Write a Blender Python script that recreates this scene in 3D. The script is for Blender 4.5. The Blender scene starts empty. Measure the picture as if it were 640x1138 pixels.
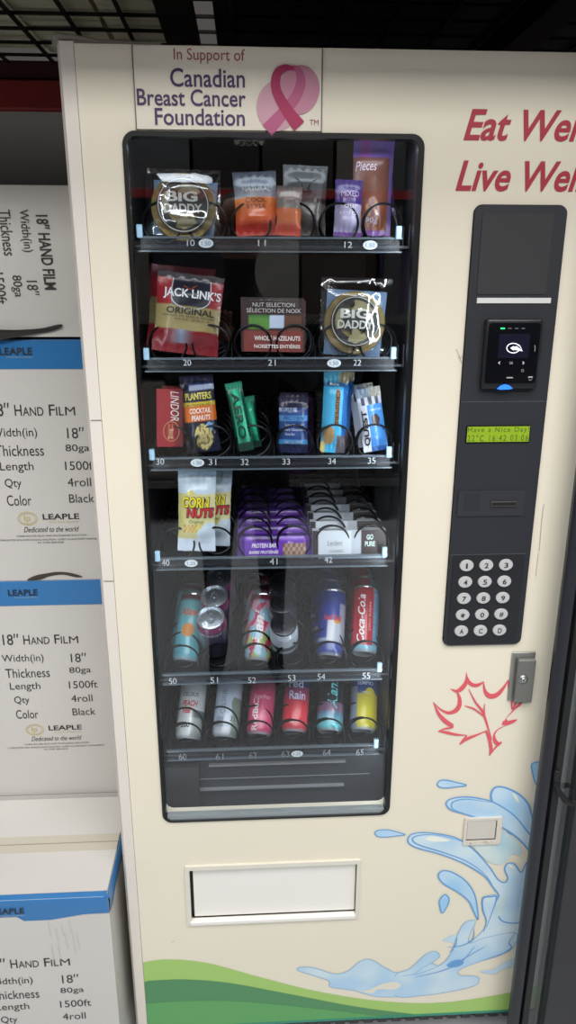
import bpy, bmesh, math, random
from mathutils import Matrix, Vector, noise
random.seed(7)
PI = math.pi
sc = bpy.context.scene
COL = sc.collection
sc.view_settings.view_transform = 'Standard'
sc.view_settings.look = 'None'
sc.view_settings.exposure = 0.0
sc.cycles.use_denoising = True
sc.cycles.max_bounces = 8
sc.cycles.transparent_max_bounces = 24
sc.cycles.caustics_reflective = False
sc.cycles.caustics_refractive = False

# ------------------------------------------------------------ camera
F = 822.0
CAM = Vector((0.0, -1.1433, 1.586))
RM = (Matrix.Rotation(-0.0553605, 4, 'Z') @ Matrix.Rotation(PI/2 - 0.3095003, 4, 'X') @ Matrix.Rotation(0.0020438, 4, 'Z'))
cd = bpy.data.cameras.new('camera'); cam = bpy.data.objects.new('camera', cd); COL.objects.link(cam)
cam.matrix_world = Matrix.Translation(CAM) @ RM
cd.sensor_fit = 'VERTICAL'; cd.sensor_height = 36.0; cd.sensor_width = 36.0
cd.lens = F / 1138.0 * 36.0
cd.clip_start = 0.05
sc.camera = cam

def W(px, py, Y=0.0):
    """measured position in the photograph -> point on the vertical plane y=Y"""
    d = RM.to_3x3() @ Vector(((px-320)/F, (569-py)/F, -1.0))
    t = (Y - CAM.y) / d.y
    return CAM + d*t
def XZ(px, py, Y=0.0):
    p = W(px, py, Y); return (p.x, p.z)

# ------------------------------------------------------------ materials
def srgb(r, g, b):
    def f(c):
        c /= 255.0
        return c/12.92 if c <= .04045 else ((c+.055)/1.055)**2.4
    return (f(r), f(g), f(b), 1.0)
MATS = {}
def mat(name, rgb=(128,128,128), rough=.5, metal=0.0, bump=0.0, bscale=40.0, var=0.0, vscale=6.0, emit=0.0, coat=0.0, attr=False, spec=.5, alpha=1.0, dist=.002):
    if name in MATS: return MATS[name]
    m = bpy.data.materials.new(name); m.use_nodes = True
    nt = m.node_tree; N = nt.nodes; L = nt.links
    b = N['Principled BSDF']
    b.inputs['Roughness'].default_value = rough
    b.inputs['Metallic'].default_value = metal
    b.inputs['Coat Weight'].default_value = coat
    b.inputs['Specular IOR Level'].default_value = spec
    b.inputs['Alpha'].default_value = alpha
    c = srgb(*rgb)
    b.inputs['Base Color'].default_value = c
    tc = N.new('ShaderNodeTexCoord')
    if attr:
        a = N.new('ShaderNodeVertexColor'); a.layer_name = 'Col'
        L.new(a.outputs['Color'], b.inputs['Base Color'])
    elif var > 0:
        n = N.new('ShaderNodeTexNoise'); n.inputs['Scale'].default_value = vscale; n.inputs['Detail'].default_value = 5
        L.new(tc.outputs['Object'], n.inputs['Vector'])
        r = N.new('ShaderNodeMix'); r.data_type = 'RGBA'
        r.inputs[6].default_value = tuple(x*(1-var) for x in c[:3])+(1,)
        r.inputs[7].default_value = tuple(min(1, x*(1+var)) for x in c[:3])+(1,)
        L.new(n.outputs['Fac'], r.inputs[0]); L.new(r.outputs[2], b.inputs['Base Color'])
    if bump > 0:
        n = N.new('ShaderNodeTexNoise'); n.inputs['Scale'].default_value = bscale; n.inputs['Detail'].default_value = 4
        L.new(tc.outputs['Object'], n.inputs['Vector'])
        u = N.new('ShaderNodeBump'); u.inputs['Strength'].default_value = bump; u.inputs['Distance'].default_value = dist
        L.new(n.outputs['Fac'], u.inputs['Height']); L.new(u.outputs['Normal'], b.inputs['Normal'])
    if emit > 0:
        b.inputs['Emission Color'].default_value = c; b.inputs['Emission Strength'].default_value = emit
    MATS[name] = m
    return m

def glass_mat(name, gain=2.0, tint=(1,1,1,1), rough=0.0, base=0.0):
    m = bpy.data.materials.new(name); m.use_nodes = True
    nt = m.node_tree; N = nt.nodes; L = nt.links
    for n in list(N):
        if n.type != 'OUTPUT_MATERIAL': N.remove(n)
    out = [n for n in N if n.type == 'OUTPUT_MATERIAL'][0]
    g = N.new('ShaderNodeNewGeometry')
    a = N.new('ShaderNodeMath'); a.operation = 'MULTIPLY_ADD'
    a.inputs[1].default_value = -(1.5-1/1.5); a.inputs[2].default_value = 1.5
    L.new(g.outputs['Backfacing'], a.inputs[0])
    f = N.new('ShaderNodeFresnel'); L.new(a.outputs[0], f.inputs['IOR'])
    k = N.new('ShaderNodeMath'); k.operation = 'MULTIPLY_ADD'; k.use_clamp = True
    k.inputs[1].default_value = gain; k.inputs[2].default_value = base
    L.new(f.outputs[0], k.inputs[0])
    t = N.new('ShaderNodeBsdfTransparent'); t.inputs[0].default_value = tint
    s = N.new('ShaderNodeBsdfGlossy'); s.inputs['Roughness'].default_value = rough
    x = N.new('ShaderNodeMixShader')
    L.new(k.outputs[0], x.inputs[0]); L.new(t.outputs[0], x.inputs[1]); L.new(s.outputs[0], x.inputs[2])
    L.new(x.outputs[0], out.inputs[0])
    MATS[name] = m
    return m

cream = mat('cream_enamel', (232,225,206), .38, var=.03, vscale=2.5, bump=.03, bscale=9, coat=.15)
trimw = mat('pale_trim_enamel', (224,217,208), .45, var=.03, vscale=5)
signw = mat('sign_enamel', (228,221,205), .4, var=.02)
black = mat('black_plastic', (30,31,36), .42, bump=.05, bscale=400)
blackr = mat('black_rubber', (20,20,23), .5)
panelm = mat('panel_black', (38,40,47), .5, bump=.06, bscale=500)
panel2 = mat('panel_recess', (45,45,48), .6)
gloss = mat('glossy_black', (14,15,20), .12)
liner = mat('liner_dark', (38,39,43), .6, var=.15, vscale=3)
traym = mat('tray_steel', (40,42,46), .45, metal=.3)
coilm = mat('coil_wire', (26,28,33), .28, metal=.8)
steel = mat('brushed_steel', (170,170,166), .35, metal=.9, bump=.05, bscale=200)
steeld = mat('dull_steel', (140,140,137), .5, metal=.6)
alum = mat('aluminium', (176,186,190), .3, metal=.8)
lidm = mat('can_lid_metal', (196,205,214), .25, metal=.85)
lidk = mat('can_lid_black', (70,72,80), .22, metal=.8)
glintm = mat('pale_blue_glint', (150,190,215), .3, emit=.15)  # pale blue with a faint glow, imitates an LED reflection
printf = mat('printed_film', attr=True, rough=.3, bump=.35, bscale=55, coat=.3, dist=.004)
printc = mat('printed_carton', attr=True, rough=.45)
printm = mat('printed_metal', attr=True, rough=.3, coat=.5)
flapw = mat('flap_white', (236,234,228), .4, var=.03)
pane = glass_mat('window_glass', 2.4, (.93,.95,.97,1))
film = glass_mat('clear_film', 3.0, (.96,.98,1,1), .12, .05)
railg = glass_mat('clear_plastic', .6, (.86,.9,.95,1), .45, .01)
smoky = glass_mat('smoky_glass', 1.6, (.55,.62,.68,1), .05, .02)
def ink(r, g, b, rough=.5):
    return mat('ink_%d_%d_%d' % (r,g,b), (r,g,b), rough)

# ------------------------------------------------------------ mesh collector
class G:
    def __init__(s): s.v=[]; s.f=[]; s.m=[]; s.c=None
    def add(s, v, f, m=0, M=None):
        o = len(s.v)
        s.v += [tuple(M @ Vector(p)) if M is not None else tuple(p) for p in v]
        s.f += [tuple(i+o for i in q) for q in f]; s.m += [m]*len(f)
        return s
    def box(s, x0,x1,y0,y1,z0,z1, m=0, M=None, b=0):
        v=[(x,y,z) for x in (x0,x1) for y in (y0,y1) for z in (z0,z1)]
        f=[(0,1,3,2),(4,6,7,5),(0,4,5,1),(2,3,7,6),(0,2,6,4),(1,5,7,3)]
        if b > 0:
            bm = bmesh.new(); vs=[bm.verts.new(p) for p in v]
            for q in f: bm.faces.new([vs[i] for i in q])
            bmesh.ops.bevel(bm, geom=bm.edges[:], offset=b, segments=3, profile=.5, affect='EDGES')
            bm.verts.index_update()
            v=[tuple(p.co) for p in bm.verts]; f=[tuple(p.index for p in q.verts) for q in bm.faces]; bm.free()
        return s.add(v,f,m,M)
    def lathe(s, prof, n=32, m=0, M=None, cap0=True, cap1=True):
        v=[];f=[]
        for (r,z) in prof:
            for k in range(n):
                a=2*PI*k/n; v.append((r*math.sin(a), -r*math.cos(a), z))
        for i in range(len(prof)-1):
            for k in range(n):
                k2=(k+1)%n; f.append((i*n+k, i*n+k2, (i+1)*n+k2, (i+1)*n+k))
        if cap0: f.append(tuple(range(n))[::-1])
        if cap1: f.append(tuple((len(prof)-1)*n+k for k in range(n)))
        return s.add(v,f,m,M)
    def tube(s, path, r, n=8, m=0, closed=False, M=None):
        P=[Vector(p) for p in path]; v=[];f=[];K=len(P)
        rr = r if isinstance(r,(list,tuple)) else [r]*K
        up=None
        for i in range(K):
            a=P[(i-1)%K] if (closed or i>0) else P[i]
            b=P[(i+1)%K] if (closed or i<K-1) else P[i]
            t=(b-a).normalized()
            if up is None:
                up = Vector((0,0,1)) if abs(t.z)<.9 else Vector((1,0,0))
            x=t.cross(up)
            if x.length<1e-5: x=t.orthogonal()
            x.normalize(); y=x.cross(t).normalized(); up=y
            for k in range(n):
                q=2*PI*k/n; v.append(tuple(P[i]+x*math.cos(q)*rr[i]+y*math.sin(q)*rr[i]))
        for i in range(K if closed else K-1):
            j=(i+1)%K
            for k in range(n):
                k2=(k+1)%n; f.append((i*n+k,i*n+k2,j*n+k2,j*n+k))
        if not closed: f += [tuple(range(n))[::-1], tuple((K-1)*n+k for k in range(n))]
        return s.add(v,f,m,M)
    def obj(s, name, mats, parent=None, smooth=False, col=None, loc=None, recalc=False, world=True):
        me = bpy.data.meshes.new(name)
        me.from_pydata(s.v, [], s.f)
        if not isinstance(mats,(list,tuple)): mats=[mats]
        for x in mats: me.materials.append(x)
        if len(mats)>1:
            for p,i in zip(me.polygons, s.m): p.material_index=i
        if recalc:
            bm=bmesh.new(); bm.from_mesh(me); bmesh.ops.recalc_face_normals(bm, faces=bm.faces); bm.to_mesh(me); bm.free()
        if smooth:
            for p in me.polygons: p.use_smooth=True
            try: me.set_sharp_from_angle(angle=math.radians(40))
            except Exception: pass
        if col is not None:
            ca = me.color_attributes.new('Col','FLOAT_COLOR','POINT')
            for i,c in enumerate(col): ca.data[i].color = c
        me.update()
        o=bpy.data.objects.new(name, me); COL.objects.link(o)
        if parent is not None:
            o.parent=parent
            if world and parent.get('base') : o.location = -Vector(parent['base'])
        if loc: o.location=loc
        return o

def thing(name, label, cat, base=(0,0,0), group=None, world=True):
    o=bpy.data.objects.new(name,None); COL.objects.link(o); o.empty_display_size=.05
    o.location=base
    if world and tuple(base)!=(0,0,0): o['base']=list(base)
    o['label']=label; o['category']=cat
    if group: o['group']=group
    return o
def tag(o, label, cat, group=None):
    o['label']=label; o['category']=cat
    if group: o['group']=group
    return o
def struct(o): o['kind']='structure'; return o
def under(o, part):
    """o built in world space becomes a sub-part of part (whose own location is -base)"""
    o.parent=part; o.location=(0,0,0); return o

# ---- flat shapes (filled 2-D outlines) and lettering
def rrect(x0,z0,x1,z1,r,n=6):
    P=[]
    for cx,cz,a0 in ((x1-r,z1-r,0),(x0+r,z1-r,90),(x0+r,z0+r,180),(x1-r,z0+r,270)):
        for k in range(n+1):
            a=math.radians(a0+90*k/n); P.append((cx+r*math.cos(a),cz+r*math.sin(a)))
    return P
def fill2d(loops, ext=0.0):
    cu=bpy.data.curves.new('outline','CURVE'); cu.dimensions='2D'; cu.fill_mode='BOTH'; cu.extrude=ext
    for lp in loops:
        sp=cu.splines.new('POLY'); sp.points.add(len(lp)-1)
        for i,p in enumerate(lp): sp.points[i].co=(p[0],p[1],0,1)
        sp.use_cyclic_u=True
    o=bpy.data.objects.new('outline',cu); COL.objects.link(o)
    me=bpy.data.meshes.new_from_object(o.evaluated_get(bpy.context.evaluated_depsgraph_get()))
    v=[tuple(p.co) for p in me.vertices]; f=[tuple(p.vertices) for p in me.polygons]
    bpy.data.objects.remove(o); bpy.data.curves.remove(cu); bpy.data.meshes.remove(me)
    return v,f
def plate(g, loops, y0, y1, m=0):
    v,f=fill2d(loops,(y1-y0)/2)
    return g.add([(p[0],(y0+y1)/2+p[2],p[1]) for p in v], f, m)
TC={}
def text2d(s, shear=0, bold=0.0, space=1.0, line=1.0):
    k=(s,shear,bold,space,line)
    if k not in TC:
        cu=bpy.data.curves.new('letters','FONT'); cu.body=s; cu.shear=shear; cu.offset=bold; cu.space_character=space; cu.space_line=line
        cu.resolution_u=4; cu.align_x='CENTER'
        o=bpy.data.objects.new('letters',cu); COL.objects.link(o)
        bpy.context.view_layer.update()
        me=bpy.data.meshes.new_from_object(o.evaluated_get(bpy.context.evaluated_depsgraph_get()))
        v=[(p.co.x,p.co.y) for p in me.vertices]; f=[tuple(p.vertices) for p in me.polygons]
        bpy.data.objects.remove(o); bpy.data.curves.remove(cu); bpy.data.meshes.remove(me)
        xs=[p[0] for p in v] or [0,1]; ys=[p[1] for p in v] or [0,1]
        TC[k]=([((p[0]-min(xs))/(max(xs)-min(xs)+1e-9),(p[1]-min(ys))/(max(ys)-min(ys)+1e-9)) for p in v], f, (max(xs)-min(xs))/(max(ys)-min(ys)+1e-9))
    return TC[k]
def text(g, s, rect, fn, m=0, rot=0, **kw):
    """fit lettering into rect (x0,z0,x1,z1); fn maps the flat (x,z) to space"""
    v,f,asp=text2d(s,**kw); x0,z0,x1,z1=rect
    if rot==0: q=[(x0+(x1-x0)*a, z0+(z1-z0)*b) for a,b in v]
    elif rot==-90: q=[(x0+(x1-x0)*b, z1-(z1-z0)*a) for a,b in v]   # reads downward
    elif rot==90: q=[(x1-(x1-x0)*b, z0+(z1-z0)*a) for a,b in v]
    if rot!=0 and rot!=-90 and rot!=90: raise ValueError
    return g.add([fn(*p) for p in q], f, m)
def spline(P, n=6, closed=True):
    R=[];K=len(P)
    for i in range(K if closed else K-1):
        p0=P[(i-1)%K] if closed or i>0 else P[i]; p1=P[i]; p2=P[(i+1)%K]; p3=P[(i+2)%K] if closed or i<K-2 else P[(i+1)%K]
        for k in range(n):
            t=k/n
            R.append(tuple(.5*((2*b)+(-a+c)*t+(2*a-5*b+4*c-d)*t*t+(-a+3*b-3*c+d)*t**3) for a,b,c,d in zip(p0,p1,p2,p3)))
    if not closed: R.append(P[-1])
    return R
def ribbon(P, wid, closed=False):
    """flat strip of given width (list or number) along 2-D points"""
    K=len(P); v=[];f=[]
    for i in range(K):
        a=P[(i-1)%K] if closed or i>0 else P[i]; b=P[(i+1)%K] if closed or i<K-1 else P[i]
        dx,dz=b[0]-a[0],b[1]-a[1]; L=math.hypot(dx,dz) or 1
        w=(wid[i] if isinstance(wid,list) else wid)/2
        nx,nz=-dz/L*w,dx/L*w
        v += [(P[i][0]+nx,P[i][1]+nz),(P[i][0]-nx,P[i][1]-nz)]
    for i in range(K if closed else K-1):
        j=(i+1)%K; f.append((2*i,2*i+1,2*j+1,2*j))
    return v,f
def on(Y): return lambda x,z: (x,Y,z)
def prect(x0,y0,x1,y1,Y=0.0):
    """photo rectangle (left, top, right, bottom) -> (x0,z0,x1,z1) on the plane"""
    cx=(x0+x1)/2; cy=(y0+y1)/2
    return (W(x0,cy,Y).x, W(cx,y1,Y).z, W(x1,cy,Y).x, W(cx,y0,Y).z)

# ============================================================ ROOM
g=G(); g.box(-4.2,4.4,-5.2,1.75,-.1,0)
floorm=mat('concrete_floor',(184,188,192),.35,var=.12,vscale=3,bump=.1,bscale=30)
struct(g.obj('floor',floorm))
wallm=mat('grey_wall',(78,74,72),.8,var=.06)
wall2=mat('pale_wall',(160,165,170),.8,var=.08,vscale=2)
for n,b,m in (('wall_back',(-4.2,4.4,1.65,1.75,0,4.6),wallm),('wall_front',(-4.2,4.4,-5.2,-5.1,0,4.6),wall2),
            ('wall_left',(-4.3,-4.2,-5.2,1.75,0,4.6),wall2),('wall_right',(4.4,4.5,-5.2,1.75,0,4.6),wall2)):
    struct(G().box(*b).obj(n,m))
struct(G().box(-4.3,4.5,-5.2,1.75,4.6,4.7).obj('ceiling',mat('ceiling_dark',(60,60,60),.9)))

# pallet rack over the machine
DZ=2.10
rackr=mat('red_rack_paint',(150,44,40),.5,var=.15)
wire=mat('deck_wire',(24,22,22),.5,metal=.3)
rack=thing('pallet_rack','dark red steel pallet rack with wire mesh decking above the vending machine','rack',(-1.6,1.0,0))
def beam(y0,y1,z0,z1): return G().box(-1.75,2.6,y0,y1,z0,z1,0,None,.006)
beam(1.02,1.05,W(30,122,1.02).z,W(30,88,1.02).z).obj('beam',rackr,rack)
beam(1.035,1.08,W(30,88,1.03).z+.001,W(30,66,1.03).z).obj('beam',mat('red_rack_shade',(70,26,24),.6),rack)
beam(-.32,-.27,2.0,2.10).obj('beam',rackr,rack)
for x in (-1.8,2.6):
    for y in (-.32,1.0):
        G().box(x-.04,x+.04,y,y+.07,0,3.4).obj('upright',rackr,rack)
g=G()
for i in range(38): g.box(-1.75+i*.115,-1.742+i*.115,-.27,1.06,DZ,DZ+.006)
for i in range(13): g.box(-1.75,2.56,-.27+i*.105,-.263+i*.105,DZ+.006,DZ+.012)
g.obj('wire_deck',wire,rack)
for x in (-.13,.62,-1.0,1.5):
    G().box(x-.035,x+.035,-.27,1.02,DZ-.03,DZ-.001).obj('deck_support',wire,rack)
# cartons and slabs on the deck, seen from below through the mesh
shrink=mat('deck_load_grey',(240,214,184),.75,var=.5,vscale=5,bump=.6,bscale=12,dist=.02)
loadk=mat('deck_load_dark',(30,26,25),.8,var=.4,vscale=8)
g=G()
for i in range(9):
    for j in range(5):
        a=random.uniform(-.012,.012)
        g.box(-1.7+i*.175,-1.7+i*.175+.165,-.25+j*.25,-.25+j*.25+.24,DZ+.0125+abs(a),DZ+.3)
o=g.obj('load_slab',shrink,None); tag(o,'grey brown wrapped bales resting on the mesh deck above the cartons','bale')
o['kind']='stuff'
o=G().box(-.06,2.5,-.26,1.0,DZ+.0125,DZ+.35,0,None,.01).obj('dark_crate',loadk,None)
tag(o,'dark crate on the mesh deck directly above the vending machine','crate')

# ============================================================ VENDING MACHINE
ZT=W(320,52.5).z; ZB=W(320,1136).z        # door top and bottom
XL=-.249; XR=.628
vm=thing('vending_machine','cream snack and drink vending machine with tall glass window','vending machine',(.19,.4,0))
NL=W(110,480).x + .006
# window opening
wx0,wz0,wx1,wz1 = -.1655,W(300,908).z,.2535,W(300,149).z
# delivery opening, coin return opening
dx0,dz0,dx1,dz1 = prect(211,962,396,1022)
cx0,cz0,cx1,cz1 = prect(517,909,551,935)
door=G()
plate(door,[[(NL,ZB),(XR,ZB),(XR,ZT),(NL,ZT)], rrect(wx0,wz0,wx1,wz1,.016), rrect(dx0,dz0,dx1,dz1,.002,2), rrect(cx0,cz0,cx1,cz1,.002,2)],0.0,.035)
doorp=door.obj('door',cream,vm,recalc=True)
g=G(); # folded left edge of the door
v=[(XL,.012,ZB),(XL+.006,.0005,ZB),(NL-.0008,.0005,ZB),(NL-.0008,.035,ZB),(XL,.035,ZB)]
v+= [(a,b,ZT+.003) for a,b,_ in v]
g.add(v,[(0,1,6,5),(1,2,7,6),(2,3,8,7),(3,4,9,8),(4,0,5,9),(0,4,3,2,1),(5,6,7,8,9)])
under(g.obj('edge_strip',trimw,None),doorp)
# hairline joints on the edge strip
g=G()
for py in (467,646): 
    z=W(112,py).z; g.box(XL+.008,NL-.001,-.0004,.001,z-.0005,z+.0005)
g.obj('seam',ink(120,112,104),vm)
# cabinet shell behind the door (hollow around the display compartment)
g=G()
for b in ((XL+.002,XL+.02,.037,.85,.06,ZT-.01),(XR-.03,XR-.002,.037,.85,.06,ZT-.01),(XL+.02,XR-.03,.83,.85,.06,ZT-.01),
          (XL+.02,XR-.03,.037,.83,ZT-.03,ZT-.01),(XL+.02,XR-.03,.037,.83,.06,.09)): g.box(*b)
g.obj('cabinet',cream,vm)
g=G(); g.box(XL+.03,XR-.03,.06,.80,.02,.06); g.obj('plinth',black,vm)
g=G()
for x in (XL+.08,XR-.08):
    for y in (.10,.75): g.lathe([(.022,0),(.022,.008),(.012,.012),(.012,.02)],20,0,Matrix.Translation((x,y,0)))
g.obj('levelling_feet',steeld,vm)
g=G()
for i in range(26):
    x=XL+.05+i*.031; g.box(x,x+.020,.050,.0595,.024,.056)
g.obj('plinth_grille',mat('grille_grey',(70,70,70),.6),vm)
# hinge arm on top
p0,p1=W(62,40,.02),W(108,46,.02); p2=W(170,49,.02)
g=G(); g.tube([(p0.x,.01,p0.z-.004),(p0.x+.03,.01,p0.z-.006),(p1.x,.012,p1.z-.004),(p2.x,.015,ZT+.004)],[.0065,.005,.005,.003],10)
g.lathe([(.008,0),(.008,.010),(.005,.013)],20,0,Matrix.Translation((p0.x+.004,.012,ZT+.001)))
g.box(p0.x-.002,p2.x+.012,.005,.05,ZT+.0005,ZT+.004)
g.obj('top_hinge',mat('hinge_grey',(150,146,140),.5,metal=.3),vm,smooth=True)

# header sign
g=G(); r=prect(149.5,50,357.5,147); sx0,sx1=r[0],r[2]
g.box(sx0,sx1,-.0022,-.0002,wz1+.004,ZT-.0015)
sign=g.obj('header_sign',signw,vm)
g=G()
for x in (sx0,sx1): g.box(x-.0007,x+.0007,-.0026,0,wz1+.003,ZT-.001)
under(g.obj('sign_edge',ink(96,88,82),None),sign)
Y=-.0030
g=G()
def el(cx,cy,rx,ry,a=0,n=40):
    a=math.radians(a); P=[]
    for k in range(n):
        t=2*PI*k/n; x,y=rx*math.cos(t),ry*math.sin(t)
        P.append((130+(cx+x*math.cos(a)-y*math.sin(a))/2.667, 40+(cy+x*math.sin(a)+y*math.cos(a))/2.667))
    return [XZ(p[0],p[1],Y) for p in P]
plate(g,[el(478,205,64,78,12)],Y-.0001,Y,0)
plate(g,[el(540,160,60,74,10)],Y-.0003,Y-.0002,1)
def rb(P,w,m,dy,closed=False):
    Q=spline([(130+x/2.667,40+y/2.667,ww) for (x,y),ww in zip(P,w)],8,False)
    pts=[XZ(q[0],q[1],Y) for q in Q]; ws=[q[2]/2.667/690 for q in Q]
    v,f=ribbon(pts,ws); g.add([(a,Y-dy,b) for a,b in v],f,m)
rb([(505,93),(535,100),(545,135),(530,180),(495,225),(445,280)],[6,16,24,26,28,34],2,.0005)
rb([(540,268),(500,215),(472,160),(474,115),(498,95),(525,97)],[34,28,24,22,16,8],3,.0008)
under(g.obj('ribbon_emblem',[ink(205,158,172),ink(196,134,156),ink(183,92,130),ink(168,40,88)],None),sign)
g=G()
text(g,'In Support of',prect(193,54,272,71,Y),on(Y),0)
under(g.obj('dedication_lettering',ink(150,78,78),None),sign)
g=G()
text(g,'Canadian',prect(189,76,272,97,Y),on(Y),1,bold=.012)
text(g,'Breast Cancer',prect(152,99,273,118,Y),on(Y),1,bold=.012)
text(g,'Foundation',prect(172,120.5,272,139.5,Y),on(Y),1,bold=.012)
under(g.obj('sign_lettering',[ink(150,78,78),ink(68,48,92)],None),sign)
g=G(); text(g,'TM',prect(344,133,354,139,Y),on(Y),0); under(g.obj('trademark_sign',ink(150,78,78),None),sign)

# red slogan
g=G(); Y=-.0009
text(g,'Eat Well',prect(516,122,655,157,Y),on(Y),shear=.28,bold=.02)
text(g,'Live Well',prect(507,179,653,213,Y),on(Y),shear=.28,bold=.02)
g.obj('slogan_lettering',ink(172,44,62),vm)

# maple leaf
g=G(); Y=-.0009; LN=[0]
def lf(P,w):
    LN[0]+=1
    Q=spline([(470+x/4.923,735+y/4.923,ww) for (x,y),ww in zip(P,w)],6,False)
    pts=[XZ(q[0],q[1],Y) for q in Q]; ws=[max(.3,q[2]*1.2)/4.923/600 for q in Q]
    v,f=ribbon(pts,ws); g.add([(a,Y-LN[0]*.00003,b) for a,b in v],f,0)
lf([(55,222),(95,262),(140,282),(180,268),(200,235),(198,195),(184,165)],[2,8,16,22,20,14,4])
lf([(150,150),(185,163),(215,145),(236,110),(238,60)],[2,16,22,14,2])
lf([(240,80),(250,112),(275,130),(305,128),(333,110)],[4,16,18,16,3])
lf([(331,110),(338,160),(365,190),(405,182),(440,145),(465,103)],[3,14,24,22,14,3])
lf([(465,103),(470,150),(485,200),(487,262),(510,225),(538,190)],[6,8,10,6,10,6])
lf([(545,170),(535,225),(500,262),(455,310)],[8,16,8,2])
lf([(455,312),(452,328),(432,346)],[2,14,4])
lf([(435,338),(470,335),(500,325),(516,318)],[20,22,14,2])
lf([(500,330),(450,352),(410,372),(390,400),(392,430),(410,452),(430,440)],[3,3,5,8,16,20,4])
lf([(430,440),(398,470),(364,516)],[10,8,3])
lf([(362,516),(372,480),(362,425),(343,378)],[3,16,14,10])
lf([(345,380),(295,402),(240,424),(200,456)],[4,10,16,2])
lf([(198,456),(222,430),(240,404)],[2,14,3])
lf([(240,404),(180,400),(125,388),(82,382)],[3,12,14,3])
lf([(82,382),(120,368),(160,360),(154,340)],[3,8,10,12])
lf([(157,350),(120,325),(85,285),(57,224)],[20,20,14,2])
lf([(250,150),(285,220),(330,285),(375,430)],[3,8,11,5])
lf([(228,243),(280,260),(338,305)],[4,8,6])
lf([(338,230),(334,262),(338,300)],[2,6,6])
g.obj('maple_leaf_print',ink(222,92,104),vm)

# green hills print along the bottom
g=G()
def band(top,ybot,y,m):
    T=spline(top,6,False); pts=[XZ(a,b) for a,b in T]
    pts[0]=(NL+.0003,pts[0][1]); pts[-1]=(XR,pts[-1][1])
    lp=pts+[(XR,ybot),(NL+.0003,ybot)]
    v,f=fill2d([lp]); g.add([(p[0],y,p[1]) for p in v],f,m)
band([(155,1070),(185,1066),(230,1070),(290,1086),(350,1101),(420,1112),(490,1114),(565,1103),(620,1088)],ZB+.0003,-.0006,0)
v,f=fill2d([[(NL+.0003,W(157,1091).z)]+[XZ(a,b) for a,b in spline([(165,1089.5),(205,1088),(255,1092),(320,1104),(400,1119),(480,1129)],6,False)]+[(W(480,1132).x,ZB+.0003),(NL+.0003,ZB+.0003)]]); g.add([(p[0],-.0009,p[1]) for p in v],f,1)
v,f=fill2d([[(NL+.0003,W(157,1115).z)]+[XZ(a,b) for a,b in spline([(200,1112),(260,1112),(330,1118),(400,1126),(440,1131)],6,False)]+[(W(440,1137).x,ZB+.0003),(NL+.0003,ZB+.0003)]]); g.add([(p[0],-.0012,p[1]) for p in v],f,2)
g.box(NL,XR,-.0016,0,ZB-.001,ZB+.005,3)
g.obj('green_hill_print',[ink(164,202,112),ink(84,142,96),ink(96,164,98),ink(58,140,116)],vm)

# water splash print
def c1(P): return [(440+x/4,850+y/4) for x,y in P]
def c2(P): return [(320+x/4,900+y/4) for x,y in P]
g=G(); LV=[0]
def blob(P,m=0,o=3,ow=1.6,n=6):
    LV[0]+=1; y=-.0012-.00005*LV[0]
    Q=[XZ(a,b) for a,b in spline(P,n)]
    v,f=fill2d([Q]); g.add([(p[0],y,p[1]) for p in v],f,m)
    if ow:
        v,f=ribbon(Q,ow/600,True); g.add([(a,y-.00003,b) for a,b in v],f,o)
def stroke(P,w=1.4,m=3):
    LV[0]+=1; y=-.0012-.00005*LV[0]
    Q=spline([p+(1.0,) for p in P],6,False); K=len(Q)
    pts=[XZ(q[0],q[1]) for q in Q]; ws=[w/600*(.25+.75*math.sin(PI*i/(K-1))) for i in range(K)]
    v,f=ribbon(pts,ws); g.add([(a,y,b) for a,b in v],f,m)
blob(c2([(40,708),(60,697),(120,702),(210,728),(270,712),(320,672),(370,665),(430,700),(480,722),(540,708),(600,680),(660,690),(700,740),(690,800),(620,818),(560,825),(400,828),(290,800),(190,785),(185,762),(150,745),(60,718)]),0,6,1.0)
blob(c1([(0,928),(60,905),(120,850),(160,828),(188,835),(185,860),(110,905),(75,935),(40,975),(0,980)]),0,6,1.0)
blob(c1([(205,778),(262,752),(290,765),(275,795),(240,785)]),0,0,0)
blob(c1([(290,830),(395,720),(382,640),(382,592),(400,582),(445,577),(480,620),(560,600),(600,640),(570,700),(530,770),(400,800)]),0,6,1.0)
blob(c1([(10,945),(100,925),(200,885),(250,825),(262,780),(300,705),(345,688),(350,705),(330,745),(325,790),(400,765),(530,745),(515,815),(430,850),(320,890),(275,915),(290,935),(355,938),(368,955),(345,980),(240,1005),(120,1022),(0,1025)]),0,6,1.0)
blob(c1([(-20,945),(60,935),(120,940),(110,1005),(40,1015),(-20,1012)]),0,0,0)
blob(c2([(295,795),(350,800),(420,770),(480,763),(500,778),(470,795),(400,795),(370,812)]),5,5,0)
blob(c1([(183,84),(195,68),(225,66),(260,74),(312,88),(270,95),(225,100),(195,97)]),1,3,1.6)
blob(c2([(386,101),(400,89),(440,86),(480,95),(520,108),(480,113),(440,118),(400,116)]),1,3,1.4)
blob(c1([(425,155),(422,125),(440,98),(480,98),(540,125),(585,170),(605,230),(640,330),(600,320),(560,270),(500,220),(450,190)]),1,3,2.2)
blob(c1([(222,172),(240,150),(300,140),(370,147),(440,168),(520,220),(580,290),(640,370),(640,430),(590,378),(540,322),(465,272),(380,240),(300,215),(245,198)]),0,3,1.8)
stroke(c1([(300,212),(255,196),(245,175),(262,158),(320,150),(420,165)]),1.8)
stroke(c1([(465,288),(520,310),(570,355),(600,392)]),1.4)
blob(c1([(470,288),(510,315),(550,355),(556,385),(545,402),(515,392),(490,425),(450,440),(400,420),(350,370),(330,330),(400,300)]),2,2,0)
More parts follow.
